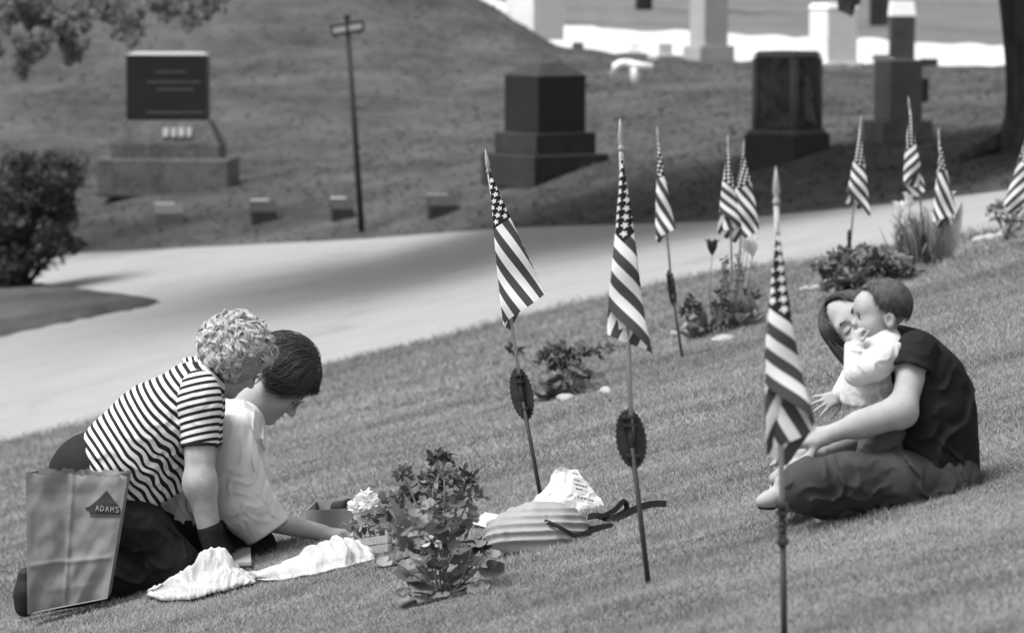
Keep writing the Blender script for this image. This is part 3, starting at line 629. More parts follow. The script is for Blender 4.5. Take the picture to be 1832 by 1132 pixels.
def solid(name, prims, h, mat, parent=None, loc=None, relax=1):
    Fd, lo = sdf_field(prims, h); V, q = surfnets(Fd, lo, h)
    for _ in range(relax):
        acc = np.zeros_like(V); c = np.zeros(len(V))
        for i in range(4):
            a, b_ = q[:, i], q[:, (i + 1) % 4]; np.add.at(acc, a, V[b_]); np.add.at(acc, b_, V[a]); np.add.at(c, a, 1); np.add.at(c, b_, 1)
        V = V * .5 + .5 * acc / np.maximum(c, 1)[:, None]
    return obj(name, V, q, mat, parent, True, loc), V

# ------------------------------------------------------------------ anatomy helpers
def frame(fwd, up):
    f = A3(fwd) / np.linalg.norm(fwd); u = A3(up) - f * (A3(up) @ f); u /= np.linalg.norm(u); return np.stack([np.cross(f, u), f, u], 1)
def head_prims(c, R, s=1.0, chubby=0.0, lids=True):
    T = lambda *p: c + s * (R @ A3(*p)); o = []
    o += [ell(T(0, -.014, .030), A3(.074, .094, .086) * s, R, .03 * s), ell(T(0, .030, -.040), A3(.060, .060, .078) * s, R, .035 * s)]
    for x in (-1, 1):
        o += [cone(T(.052 * x, -.002, -.052), T(.016 * x, .068, -.102), .022 * s, .017 * s, .03 * s), ell(T(.036 * x, .062, -.036), A3(.026, .024, .026) * s * (1 + .3 * chubby), R, .03 * s)]
    o += [ell(T(0, .076, -.104), A3(.019, .016, .015) * s, R, .02 * s), cone(T(-.036, .076, .020), T(.036, .076, .020), .012 * s, .012 * s, .03 * s)]
    for x in (-1, 1): o.append(ell(T(.031 * x, .094, .001), A3(.019, .016, .013) * s, R, .016 * s, '-'))
    o += [cone(T(0, .084, .008), T(0, .108, -.036), .008 * s, .0105 * s, .012 * s), ell(T(0, .108, -.038), A3(.010, .010, .009) * s, R, .008 * s)]
    for x in (-1, 1): o.append(ell(T(.012 * x, .096, -.042), A3(.0075, .010, .0075) * s, R, .006 * s))
    o += [cone(T(-.016, .088, -.066), T(.016, .088, -.066), .0065 * s, .0065 * s, .006 * s), cone(T(-.014, .086, -.079), T(.014, .086, -.079), .0075 * s, .0075 * s, .006 * s), ell(T(0, .099, -.0725), A3(.026, .010, .0022) * s, R, .003 * s, '-')]
    if lids:
        for x in (-1, 1): o.append(ell(T(.031 * x, .0755, -.001), A3(.0155, .013, .0125) * s, R, .005 * s))
    for x in (-1, 1):
        o += [ell(T(.075 * x, -.012, -.020), A3(.009, .020, .032) * s, R, .012 * s), ell(T(.084 * x, -.008, -.016), A3(.006, .011, .018) * s, R, .008 * s, '-')]
    return o
def head_marks(c, R, s, parent, brow, lip, lash, open_eye=False, iris=None, brow_up=0.0):
    T = lambda *p: c + s * (R @ A3(*p))
    for x in (-1, 1):
        MB().tube([T(.014 * x, .0895, .017 + brow_up), T(.028 * x, .0905, .0235 + brow_up), T(.046 * x, .078, .018 + brow_up)], [.003 * s, .0042 * s, .002 * s], 6).build('eyebrow', brow, parent, True)
        MB().tube([T(.0175 * x, .0835, -.006), T(.031 * x, .0892, -.0085), T(.0455 * x, .0815, -.006)], [.0012 * s, .0022 * s, .0014 * s], 6).build('eyelash', lash, parent, True)
        if open_eye:
            e_, _ = solid('eye', [ell(T(.031 * x, .0775, -.001), .0135 * s, None, .002)], .0025 * s, iris[0], parent)
            solid('iris', [ell(T(.031 * x, .0865, -.001), A3(.0072, .0052, .0072) * s, R, .002)], .0018 * s, iris[1], e_)
    MB().tube([T(-.021, .0815, -.068), T(-.008, .0925, -.0655), T(0, .0942, -.0668), T(.008, .0925, -.0655), T(.021, .0815, -.068)], [.001 * s, .0035 * s, .0036 * s, .0035 * s, .001 * s], 6).build('upper_lip', lip, parent, True)
    MB().tube([T(-.019, .081, -.076), T(0, .0925, -.0795), T(.019, .081, -.076)], [.001 * s, .0045 * s, .001 * s], 6).build('lower_lip', lip, parent, True)
def hand_prims(w, d, n, s=1.0, curl=(.35, .35, .3), thumb=1, spread=.16, tcurl=.2, fl=1.0):
    """w wrist, d pointing along the hand, n out of the back of the hand"""
    d = A3(d) / np.linalg.norm(d); n = A3(n) - d * (A3(n) @ d); n /= np.linalg.norm(n); sd = np.cross(d, n); o = []
    rot = lambda v, ax, a: v * math.cos(a) + np.cross(ax, v) * math.sin(a) + ax * (ax @ v) * (1 - math.cos(a))
    for i, (off, L) in enumerate(((-.030, .070), (-.010, .079), (.011, .074), (.030, .058))):
        off *= thumb * -1; k = w + d * .088 * s + sd * off * s - d * (.006 * s if i in (0, 3) else 0) + n * .004 * s
        o.append(cone(w + sd * off * .55 * s, k, .0155 * s, .0125 * s, .014 * s)); dirn = rot(d, n, -off * spread / .03 * (1 if True else 1)); p = k
        for m, fr in enumerate((.46, .30, .24)):
            dirn = rot(dirn, sd, -curl[m]) if (rot(d, sd, -.1) @ n) < 0 else rot(dirn, sd, curl[m]); q = p + dirn * L * fr * s * fl
            o.append(cone(p, q, (.0095 - .0009 * m) * s, (.0088 - .001 * m) * s, .004 * s)); p = q
    t0 = w + d * .022 * s + sd * thumb * .022 * s - n * .006 * s; td = d * .62 + sd * thumb * .70 - n * .25; td /= np.linalg.norm(td); t1 = t0 + td * .042 * s
    td2 = rot(td, n, -thumb * tcurl if False else 0) * .8 + d * .45; td2 /= np.linalg.norm(td2); t2 = t1 + td2 * .032 * s * fl; t3 = t2 + (td2 * .9 + d * .2) * .024 * s * fl
    o += [cone(t0, t1, .0145 * s, .0115 * s, .012 * s), cone(t1, t2, .0105 * s, .0095 * s, .004 * s), cone(t2, t3, .0095 * s, .0075 * s, .004 * s)]
    return o
def hair_surf(c, R, rad, off=(0, 0, 0)):
    """point on a hair shell: th from the crown, az 0 = front, positive to the head's right"""
    def f(th, az, k=1.0): return c + R @ (A3(off) + k * A3(rad) * np.array((math.sin(th) * math.sin(az), math.sin(th) * math.cos(az), math.cos(th))))
    return f
def hair_locks(surf, n, th0, th_end, mat, parent, r=.006, jit=.02, wave=.0, seg=10, pole=None, lift=(.98, 1.05), name='locks', tipflip=0.0, seed=1, azr=(-math.pi, math.pi)):
    rg = random.Random(seed); PT, RR = [], []
    for i in range(n):
        az0 = rg.uniform(*azr); te = th_end(az0) * rg.uniform(.86, 1.05); ts = rg.uniform(*th0); k0 = rg.uniform(*lift); da = rg.gauss(0, .10); ph = rg.uniform(0, 6.28); pts, rr = [], []
        for j in range(seg):
            t = j / (seg - 1); th = ts + (te - ts) * t; az = az0 + da * t + wave * math.sin(t * 7 + ph); k = k0 + jit * math.sin(t * 3 + ph) * .3 + tipflip * t ** 4 - (.02 if t == 0 else 0)
            pts.append(surf(th, az, k)); rr.append(r * (.55 + .6 * math.sin(math.pi * min(1, t * .85 + .12))) * (1 if t < .85 else .5))
        PT.append(pts); RR.append(rr)
    return tubes_np(name, PT, RR, mat, parent)
def tubes_np(name, PT, RR, mat, parent, n=4):
    """many thin strands of equal point count, joined as one hair part"""
    PT = np.asarray(PT, float); RR = np.asarray(RR, float); m, s_, _ = PT.shape
    t = np.gradient(PT, axis=1); t /= np.linalg.norm(t, axis=2)[..., None] + 1e-12; a = np.cross(t, np.array((.31, .17, .93))); a /= np.linalg.norm(a, axis=2)[..., None] + 1e-9; b_ = np.cross(t, a); ang = np.linspace(0, 2 * np.pi, n, endpoint=False)
    V = PT[:, :, None] + RR[:, :, None, None] * (np.cos(ang)[:, None] * a[:, :, None] + np.sin(ang)[:, None] * b_[:, :, None])
    k, i, j = np.meshgrid(np.arange(m), np.arange(s_ - 1), np.arange(n), indexing='ij'); base = (k * s_ + i) * n; q = np.stack([base + j, base + (j + 1) % n, base + n + (j + 1) % n, base + n + j], -1).reshape(-1, 4)
    return obj(name, V.reshape(-1, 3), q, mat, parent, True)
def hair_cap(surf, th_end, mat, parent, name='hair', k=1.0, n=48, m=18):
    V = []; 
    for i in range(m + 1):
        for j in range(n):
            az = -math.pi + 2 * math.pi * j / n; V.append(surf(th_end(az) * .92 * max(.02, i / m), az, k))
    for j in range(n): az = -math.pi + 2 * math.pi * j / n; V.append(surf(th_end(az) * .90, az, k * .86))
    f = [(i * n + j, i * n + (j + 1) % n, (i + 1) * n + (j + 1) % n, (i + 1) * n + j) for i in range(m + 1) for j in range(n)]
    f.append(tuple(range(n))); return obj(name, np.array(V), [tuple(q[::-1]) for q in f], mat, parent, True)
def mat_skin(name, lo, hi):
    k = N(name); c = k.coord('Object'); k.base(k.ramp(k.noise(18, 4, .6, c), [(.3, lo), (.7, hi)])); k.rough(.72, .18); k.bump(k.math('ADD', k.noise(260, 3, .6, c), k.math('MULTIPLY', k.noise(45, 3, .6, c), 1.5)), .22, .003)
    k.b.inputs['Subsurface Weight'].default_value = .12; k.b.inputs['Subsurface Radius'].default_value = (.008, .008, .008); k.b.inputs['Subsurface Scale'].default_value = 1.0; return k.m
def mat_cloth(name, lo, hi, weave=320, rough=.9, bump=.25, spec=.1, big=7):
    k = N(name); c = k.coord('Object'); k.base(k.ramp(k.noise(big, 4, .6, c), [(.3, lo), (.7, hi)])); k.rough(rough, spec)
    h = k.math('ADD', k.math('MULTIPLY', k.noise(weave, 2, .5, c), .35), k.math('MULTIPLY', k.noise(26, 4, .55, c, .6), 1.0)); k.bump(h, bump, .008)
    return k.m
def mat_hair(name, lo, hi, rough=.45, spec=.5):
    k = N(name); c = k.coord('Object'); k.base(k.ramp(k.noise(60, 4, .6, c), [(.3, lo), (.7, hi)])); k.rough(rough, spec); k.bump(k.noise(400, 2, .5, c), .4, .002); return k.m
# ------------------------------------------------------------------ people
SK_A = mat_skin('skin_older', .24, .36); SK_B = mat_skin('skin_white_shirt_woman', .27, .33); SK_C = mat_skin('skin_young', .27, .34); SK_D = mat_skin('skin_baby', .29, .36)  # each person's own skin tone
HR_grey = mat_hair('silver_hair', .36, .58, .5, .4); HR_grey2 = mat_hair('silver_hair_shaded', .17, .27, .6, .3); HR_dark = mat_hair('dark_brown_hair', .014, .028, .38, .5); HR_brown = mat_hair('brown_hair', .022, .045, .4, .5); HR_baby = mat_hair('baby_hair', .028, .085, .55, .35)
C_navy = mat_cloth('dark_slacks_cloth', .014, .024, 300, .95, .22); C_white = mat_cloth('white_cotton', .58, .68, 300, .95, .2); C_black = mat_cloth('black_tshirt_cotton', .010, .017, 320, .95, .22)
C_jean = mat_cloth('worn_denim', .028, .058, 420, .95, .3, big=5); C_sweat = mat_cloth('pale_fleece', .46, .56, 180, 1, .45); C_bpant = mat_cloth('baby_corduroy', .06, .10, 220, .95, .25); C_cuff = mat_cloth('dark_ribbing', .02, .03, 400)
C_glove = mat_cloth('dark_work_glove', .012, .022, 200); C_shoe = mat_cloth('pale_canvas_shoe', .24, .36, 300); C_sole = mat_cloth('dark_rubber_sole', .02, .04, 100); C_belt = mat_cloth('leather_belt', .10, .14, 120, .6, .2)
C_shoe_dk = mat_cloth('dark_leather_shoe', .015, .03, 60, .5, .2); EYE_W = mat_noise('eye_white', .55, .6, 20, .2, .5, 0); EYE_D = mat_noise('dark_iris', .01, .02, 20, .15, .6, 0); LIP = mat_skin('lips', .15, .19); M_glass_frame = mat_noise('spectacle_frame', .05, .08, 40, .3, .5, 0)
def mat_lens():
    k = N('spectacle_lens'); k.t.nodes.remove(k.b); g = k.n('ShaderNodeBsdfGlossy'); g.inputs['Roughness'].default_value = .05; t = k.n('ShaderNodeBsdfTransparent'); m = k.n('ShaderNodeMixShader'); m.inputs[0].default_value = .12
    k.l(t.outputs[0], m.inputs[1]); k.l(g.outputs[0], m.inputs[2]); k.l(m.outputs[0], k.out.inputs[0]); return k.m
M_lens = mat_lens()
def mat_stripes():
    k = N('striped_jersey'); t = k.attr('band'); fr = k.math('FRACT', t); dark = k.math('LESS_THAN', fr, .46); c = k.coord('Object')
    b_ = k.math('ADD', k.math('MULTIPLY', k.math('SUBTRACT', 1.0, dark), .62), k.math('MULTIPLY', dark, .022)); k.base(b_); k.rough(.95, .08)
    k.bump(k.math('ADD', k.math('MULTIPLY', k.noise(330, 2, .5, c), .3), k.noise(24, 4, .55, c, .5)), .22, .008); return k.m
C_stripe = mat_stripes()
def glasses(c, R, s, parent):
    T = lambda *p: c + s * (R @ A3(*p)); g = MB()
    for x in (-1, 1):
        ring = [T((.032 + .022 * math.cos(a)) * x, .104 - .006 * abs(math.cos(a)), -.004 + .018 * math.sin(a)) for a in np.linspace(0, 2 * math.pi, 18)]
        g.tube(ring, .0016 * s, 6, False); g.tube([T(.054 * x, .099, .004), T(.078 * x, .05, .004), T(.082 * x, -.005, .002)], .0016 * s, 6)
    g.tube([T(-.010, .106, 0), T(.010, .106, 0)], .0016 * s, 6); o = g.build('spectacles', M_glass_frame, parent, True)
    for x in (-1, 1):
        n = 16; V = [T((.032 + .021 * math.cos(a)) * x, .1035 - .006 * abs(math.cos(a)) + y, -.004 + .017 * math.sin(a)) for y in (0, .0012) for a in np.linspace(0, 2 * math.pi, n, endpoint=False)]
        MB().add(V, [tuple(range(n)), tuple(range(2 * n - 1, n - 1, -1))] + [(i, n + i, n + (i + 1) % n, (i + 1) % n) for i in range(n)]).build('lens', M_lens, o)

# ---- kneeling woman in the striped jersey
def woman_striped():
    Z0 = 15.2; J = lambda x, y, d=0.0: P(x, y, Z0 + d); root = J(250, 1062)
    tors = []
    for d in (-.07, .07): tors += chain([J(172, 858, d), J(262, 772, d), J(338, 706, d * .9)], [.118, .125, .10], .06)
    legs = []
    for d in (-.10, .11):
        legs += chain([J(160, 868, d), J(322, 1002, d), ], [.105, .066], .05) + chain([J(318, 1016, d), J(210, 1040, d), J(92, 1064, d)], [.062, .056, .040], .04) + chain([J(92, 1062, d), J(50, 1044, d)], [.04, .034], .03)
    legs += [cone(J(150, 862, -.07), J(150, 862, .07), .118, .118, .06)]
    armn = [J(356, 700, -.165), J(358, 862, -.205), J(377, 962, -.19)]; armf = [J(362, 700, .17), J(366, 855, .2), J(385, 955, .16)]
    arms = chain(armn, [.058, .053, .037], .03) + chain(armf, [.055, .05, .035], .03) + [cone(J(350, 700, -.14), J(350, 700, .14), .06, .06, .05), ell(J(358, 868, -.205), A3(.054, .05, .06), None, .03)]
    hd = vec(.25, 1.0, .05); hands = hand_prims(J(377, 960, -.19), vec(.55, .8, .15), vec(.7, -.6, -.3), 1.0, (.25, .2, .1), -1) + hand_prims(J(385, 955, .16), vec(.6, .75, 0), vec(.7, -.6, .2), 1.0, (.25, .2, .1), 1)
    hc = J(424, 640, .02); R = frame(vec(.66, .68, .30), vec(.74, -.64, .10)); head = head_prims(hc, R, 1.02); neck = chain([J(362, 682, 0), J(404, 662, .01)], [.066, .060], .04)
    b, V = solid('person', tors + legs + arms + hands + neck + head, .005, SK_A, None, root)
    tag(b, 'kneeling woman with curly grey hair in a striped short-sleeved jersey, leaning on one arm', 'person')
    head_marks(hc, R, 1.02, b, HR_grey2, LIP, C_cuff)
    # slacks
    sl = []
    for d in (-.10, .11):
        sl += chain([J(158, 866, d), J(250, 945, d), J(316, 1004, d)], [.122, .098, .080], .05) + chain([J(306, 1018, d), J(210, 1038, d), J(104, 1062, d)], [.078, .074, .056], .05)
    sl += [cone(J(152, 852, -.085), J(152, 852, .085), .128, .128, .06), cone(J(170, 835, -.07), J(170, 835, .07), .125, .125, .05),
           fold(J(290, 960, -.18), .17, vec(.75, -.65, .2), .05, .011, .4), fold(J(230, 1000, -.18), .2, vec(.3, 1, 0), .06, .012, .5), fold(J(150, 830, -.1), .14, vec(1, -.3, 0), .045, .005, .3)]
    solid('slacks', sl, .006, C_navy, b)
    for d in (-.10, .11):
        sh, _ = solid('shoe', [cone(J(86, 1072, d), J(48, 1062, d), .036, .042, .03), cone(J(46, 1030, d), J(44, 1085, d), .030, .036, .03)], .006, C_shoe_dk, b)
    # jersey: torso, sleeves, collar, cuffs, all banded
    sp = vec(.745, -.667); pp = vec(.667, .745)
    t = []
    for d in (-.085, .085): t += chain([J(184, 866, d), J(225, 815, d), J(276, 762, d), J(338, 702, d * .85)], [.148, .150, .142, .106], .06)
    t += [cone(J(352, 700, -.15), J(352, 700, .15), .068, .068, .05), cone(J(282, 830, -.05), J(266, 884, -.09), .09, .062, .07), cone(J(308, 822, -.04), J(308, 868, -.05), .07, .05, .06), cone(J(348, 690, 0), J(372, 676, 0), .082, .074, .04)]
    t += [cut(J(186, 858), vec(-.66, .75), .012, J(150, 880), .30), cut(J(285, 900), vec(.50, .86), .012, J(300, 925), .15),
          cone(J(190, 880, -.05), J(120, 960, -.05), .10, .12, .02, '-'),
          fold(J(318, 800, -.12), .18, vec(.55, .83, 0), .042, .015, -.5), fold(J(235, 840, -.14), .2, vec(.6, -.75, 0), .06, .012, .6), fold(J(320, 730, -.16), .12, vec(.9, .4, 0), .04, .008, .3), fold(J(250, 730, -.05), .2, vec(.75, -.66, 0), .07, .005, .8)]
    je, V = solid('jersey', t, .006, C_stripe, b)
    q = V - J(186, 858); s_ = q @ sp; h_ = q @ pp; dd_ = np.exp(-(((s_ - .20) / .12) ** 2 + ((h_ - .08) / .09) ** 2)); band = (s_ + .55 * np.clip(h_ + .02, 0, 1) ** 2 * 1.4 + .006 * np.sin(h_ * 20 + s_ * 9) + dd_ * (.007 * np.sin(h_ * 75 + s_ * 22) + .004 * np.sin(s_ * 90 - h_ * 40))) / .0262; fattr(je, 'band', band)
    for arm, rr in ((armn, 1), (armf, 1)):
        a0, a1 = arm[0], arm[0] + (arm[1] - arm[0]) * .60; ax = (a1 - a0) / np.linalg.norm(a1 - a0)
        pr = [cone(a0 - ax * .012, a0 + ax * .05, .066, .076, .03), cone(a0 + ax * .03, a1 + ax * .02, .077, .066, .03), cut(a1, ax, .006), cone(a1 - ax * .02, a1 + ax * .1, .058, .054, .004, '-'),
              fold(a0 + ax * .05 + (0, -.05, 0), .10, ax + A3(.4, 0, 0), .05, .006, .5)]
        sv, V = solid('sleeve', pr, .005, C_stripe, je); fattr(sv, 'band', ((V - a0) @ ax + .012 * ((V[:, 0] - a0[0]) / .06)) / .0255)
        solid('cuff', [cone(a1 - ax * .028, a1 + ax * .008, .0685, .066, .01), cut(a1 - ax * .030, -ax, .004), cut(a1 + ax * .006, ax, .004), cone(a1 - ax * .05, a1 + ax * .05, .059, .056, .003, '-')], .0045, C_cuff, je)
    na = (J(404, 662) - J(362, 682)); na /= np.linalg.norm(na); n0 = J(366, 676)
    cl, V = solid('collar', [cone(n0 - na * .04, n0 + na * .012, .098, .082, .02), cut(n0 + na * .014, na, .008), cut(n0 - na * .045, -na, .01), cone(n0 - na * .06, n0 + na * .06, .074, .068, .01, '-')], .005, C_stripe, je)
    fattr(cl, 'band', ((V - n0) @ na) / .020 + .5)
    solid('glove', inflate(hands[:19], .0032) + [cone(J(376, 948, -.19), J(379, 972, -.19), .046, .036, .02)], .005, C_glove, b); solid('glove', inflate(hands[19:], .0032) + [cone(J(384, 945, .16), J(388, 966, .16), .042, .034, .02)], .005, C_glove, b)
    # curly hair: lumpy mass coloured darker as shadow between curls, plus many curls
    hcn = J(420, 628, .0); Rh = frame(vec(.66, .68, .30), vec(.74, -.64, .10)); base = [ell(hcn, A3(.122, .124, .122), Rh, .03)]; rg = random.Random(4)
    T = lambda *p: hc + 1.02 * (R @ A3(*p))
    fr = lambda v: (R.T @ (v - hc))
    lump = []
    for i in range(900):
        v = A3(rg.gauss(0, 1), rg.gauss(0, 1), rg.gauss(0, 1)); v /= np.linalg.norm(v); l = R.T @ v
        if l[1] > .30 and l[2] < .38: continue                       # face stays clear
        if l[2] < -.62 + .25 * max(0, l[1]): continue
        lump.append(v)
    base += [ell(hcn + v * .112, rg.uniform(.014, .022), None, .02) for v in lump[:150]]
    base += [ell(T(0, .115, -.045), A3(.10, .075, .085), R, .03, '-')]
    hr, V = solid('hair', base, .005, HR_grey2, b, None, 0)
    crown = R @ A3(.1, -.35, .9); crown /= np.linalg.norm(crown); PT, RR = [], []
    for i in range(620):
        v = lump[rg.randrange(len(lump))]; fl_ = v * (crown @ v) - crown; fl_ = fl_ / (np.linalg.norm(fl_) + 1e-6); sd = np.cross(v, fl_); tw = rg.uniform(-.8, .8); fd = fl_ * math.cos(tw) + sd * math.sin(tw); sd = np.cross(v, fd)
        c0 = hcn + v * rg.uniform(.118, .134); ln = rg.uniform(.030, .055); am = rg.uniform(.007, .015) * rg.choice((-1, 1)); ph = rg.uniform(0, 6); n_ = rg.randint(12, 18); up_ = rg.uniform(.003, .018); cyc = rg.uniform(3.2, 6.0)
        for k in range(n_):
            o_ = (k - n_ / 2) * .0014 + rg.gauss(0, .0008); h0 = rg.gauss(0, .0022); l2 = ln * rg.uniform(.85, 1.15)
            PT.append([c0 + fd * (t - .4) * l2 + sd * (o_ * (1 - .5 * t) + am * math.sin(cyc * t + ph)) + v * (up_ * math.sin(math.pi * t) - .006 * t * t + am * .5 * math.cos(cyc * t + ph) + h0) for t in (0, .14, .28, .42, .56, .7, .85, 1.0)]); RR.append([.0007, .0010, .0011, .0011, .0011, .0010, .0009, .0004])
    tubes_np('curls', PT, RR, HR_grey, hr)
    glasses(hc, R, 1.02, b)
woman_striped()

# ---- kneeling woman in the white shirt
def woman_white():
    Z0 = 15.62; J = lambda x, y, d=0.0: P(x, y, Z0 + d); root = J(420, 1003)
    tors = []
    for d in (-.07, .07): tors += chain([J(318, 925, d), J(372, 845, d), J(420, 772, d * .8)], [.12, .115, .085], .06)
    legs = [cone(J(318, 935, -.07), J(318, 935, .07), .115, .115, .06)]
    for d in (-.11, .11): legs += chain([J(322, 940, d), J(458, 978, d)], [.088, .062], .05) + chain([J(455, 988, d), J(300, 1018, d)], [.056, .045], .04)
    armn = [J(414, 772, -.15), J(444, 922, -.20), J(578, 953, -.16)]; armf = [J(430, 772, .15), J(446, 915, .2), J(556, 950, .10)]
    arms = chain(armn, [.050, .046, .030], .03) + chain(armf, [.048, .042, .030], .03) + [cone(J(418, 774, -.13), J(418, 774, .13), .05, .05, .05)]
    hands = hand_prims(J(578, 953, -.16), vec(1, .16, .1), vec(.1, -1, -.3), .95, (.35, .35, .2), -1) + hand_prims(J(556, 950, .10), vec(1, .15, -.1), vec(.1, -1, .3), .95, (.4, .4, .3), 1)
    s = 1.12; hc = J(500, 681, 0); R = frame(vec(.643, .766, -.08), vec(.766, -.643, 0)); head = head_prims(hc, R, s)
    neck = chain([J(425, 748, 0), J(452, 722, 0), J(476, 700, 0)], [.062, .056, .056], .04)
    b, V = solid('person', tors + legs + arms + hands + neck + head, .0048, SK_B, None, root)
    tag(b, 'kneeling woman with short dark hair, spectacles and white shirt, reaching towards a tray of plants', 'person')
    head_marks(hc, R, s, b, HR_dark, LIP, C_cuff); glasses(hc, R, s, b)
    sl = [cone(J(312, 935, -.08), J(312, 935, .08), .125, .125, .06)]
    for d in (-.11, .11): sl += chain([J(322, 940, d), J(400, 962, d), J(458, 976, d)], [.102, .088, .074], .05) + chain([J(450, 990, d), J(300, 1016, d)], [.066, .055], .05)
    sl += [fold(J(420, 970, -.15), .14, vec(.8, -.5, 0), .045, .006, .4)]; solid('slacks', sl, .006, C_navy, b)
    t = []
    for d in (-.08, .08): t += chain([J(318, 945, d), J(340, 890, d), J(378, 835, d), J(420, 768, d * .8)], [.122, .132, .128, .094], .06)
    t += [cone(J(420, 772, -.14), J(420, 772, .14), .060, .060, .05), cone(J(345, 935, -.06), J(338, 980, -.10), .06, .045, .06), cone(J(425, 755, 0), J(448, 735, 0), .085, .07, .04), cone(J(440, 800, -.04), J(440, 850, -.06), .06, .05, .06),
          cut(J(330, 990), vec(.1, 1), .01, J(330, 1000), .2), fold(J(420, 850, -.12), .22, vec(.7, -.6, 0), .06, .017, .5), fold(J(325, 920, -.15), .16, vec(1, .2, 0), .05, .015, .4), fold(J(445, 800, -.1), .14, vec(.9, .5, 0), .04, .013, .2)]
    sh, _ = solid('shirt', t, .0055, C_white, b)
    c0, cn = J(477, 954, -.19), vec(.56, .83, 0)
    pr = chain([J(416, 774, -.15), J(426, 850, -.19), J(438, 905, -.205), J(484, 965, -.19)], [.074, .086, .092, .072], .05) + [cone(J(470, 905, -.2), J(505, 950, -.19), .05, .045, .05), cut(c0, cn, .006), cone(c0 - cn * .04, c0 + cn * .08, .056, .052, .006, '-'),
          fold(J(448, 885, -.26), .15, vec(.5, .85, 0), .042, .008, .6), fold(J(428, 820, -.26), .15, vec(.85, .5, 0), .05, .011, .4), fold(J(462, 915, -.26), .10, vec(.8, -.6, 0), .04, .007, .3)]
    solid('sleeve', pr, .005, C_white, sh)
    pr = chain([J(430, 774, .15), J(438, 860, .19), J(446, 905, .2), J(480, 935, .17)], [.07, .075, .07, .055], .05) + [cut(J(474, 925, .18), vec(.7, .7), .006)]; solid('sleeve', pr, .006, C_white, sh)
    # collar: stand plus two pointed flaps
    na = J(452, 722) - J(425, 748); na /= np.linalg.norm(na); n0 = J(436, 738)
    cl, _ = solid('collar', [cone(n0 - na * .03, n0 + na * .012, .088, .074, .02), cut(n0 + na * .016, na, .008), cut(n0 - na * .035, -na, .01), cone(n0 - na * .06, n0 + na * .06, .066, .06, .01, '-')], .005, C_white, sh)
    for d in (-1, 1):
        fl = [J(436, 714, d * .085), J(458, 732, d * .080), J(470, 792, d * .070), J(440, 768, d * .118)]; V = [p + A3(0, d * o_, 0) for o_ in (0, .007) for p in fl]
        MB().add(V, [(0, 1, 2, 3), (7, 6, 5, 4), (0, 4, 5, 1), (1, 5, 6, 2), (2, 6, 7, 3), (3, 7, 4, 0)]).build('collar_flap', C_white, cl)
    # shirt-tail ties
    MB().box(J(322, 925, -.215), (.040, .008, .20), np.array([[.97, 0, .24], [0, 1, 0], [-.24, 0, .97]])).build('belt_end', C_white, sh, bevel=.003)
    # hair
    hcn = J(506, 664, 0); cr, sr = math.cos(.60), math.sin(.60); Rw = frame(R[:, 1] * cr - R[:, 2] * sr, R[:, 2] * cr + R[:, 1] * sr); sf = hair_surf(hcn, Rw, (.119, .126, .128), (0, -.004, .004))
    te = lambda az: .60 + 1.30 * (1 - math.exp(-(abs(az) / .95) ** 4)) + .72 * (abs(az) / math.pi) ** 2 + .14 * math.exp(-((abs(az) - 1.15) / .22) ** 2)
    hr = hair_cap(sf, te, HR_dark, b, k=.955)
    hair_locks(sf, 3000, (.03, .8), te, HR_dark, hr, .0017, .06, .15, 15, tipflip=.03, seed=3, lift=(.95, 1.09))
    hair_locks(sf, 220, (.1, .9), lambda az: te(az) * 1.02 + .1, HR_brown, hr, .0008, .08, .2, 15, tipflip=.06, seed=13, lift=(1.04, 1.15))
    hair_locks(sf, 420, (.1, .6), lambda az: te(az) + .14, HR_brown, hr, .0012, .05, .11, 13, tipflip=.07, seed=9, lift=(1.0, 1.09))
    hair_locks(sf, 380, (.2, .7), lambda az: te(az) + .12, HR_dark, hr, .0014, .03, .08, 11, tipflip=.16, seed=10, azr=(-.6, .6))
woman_white()

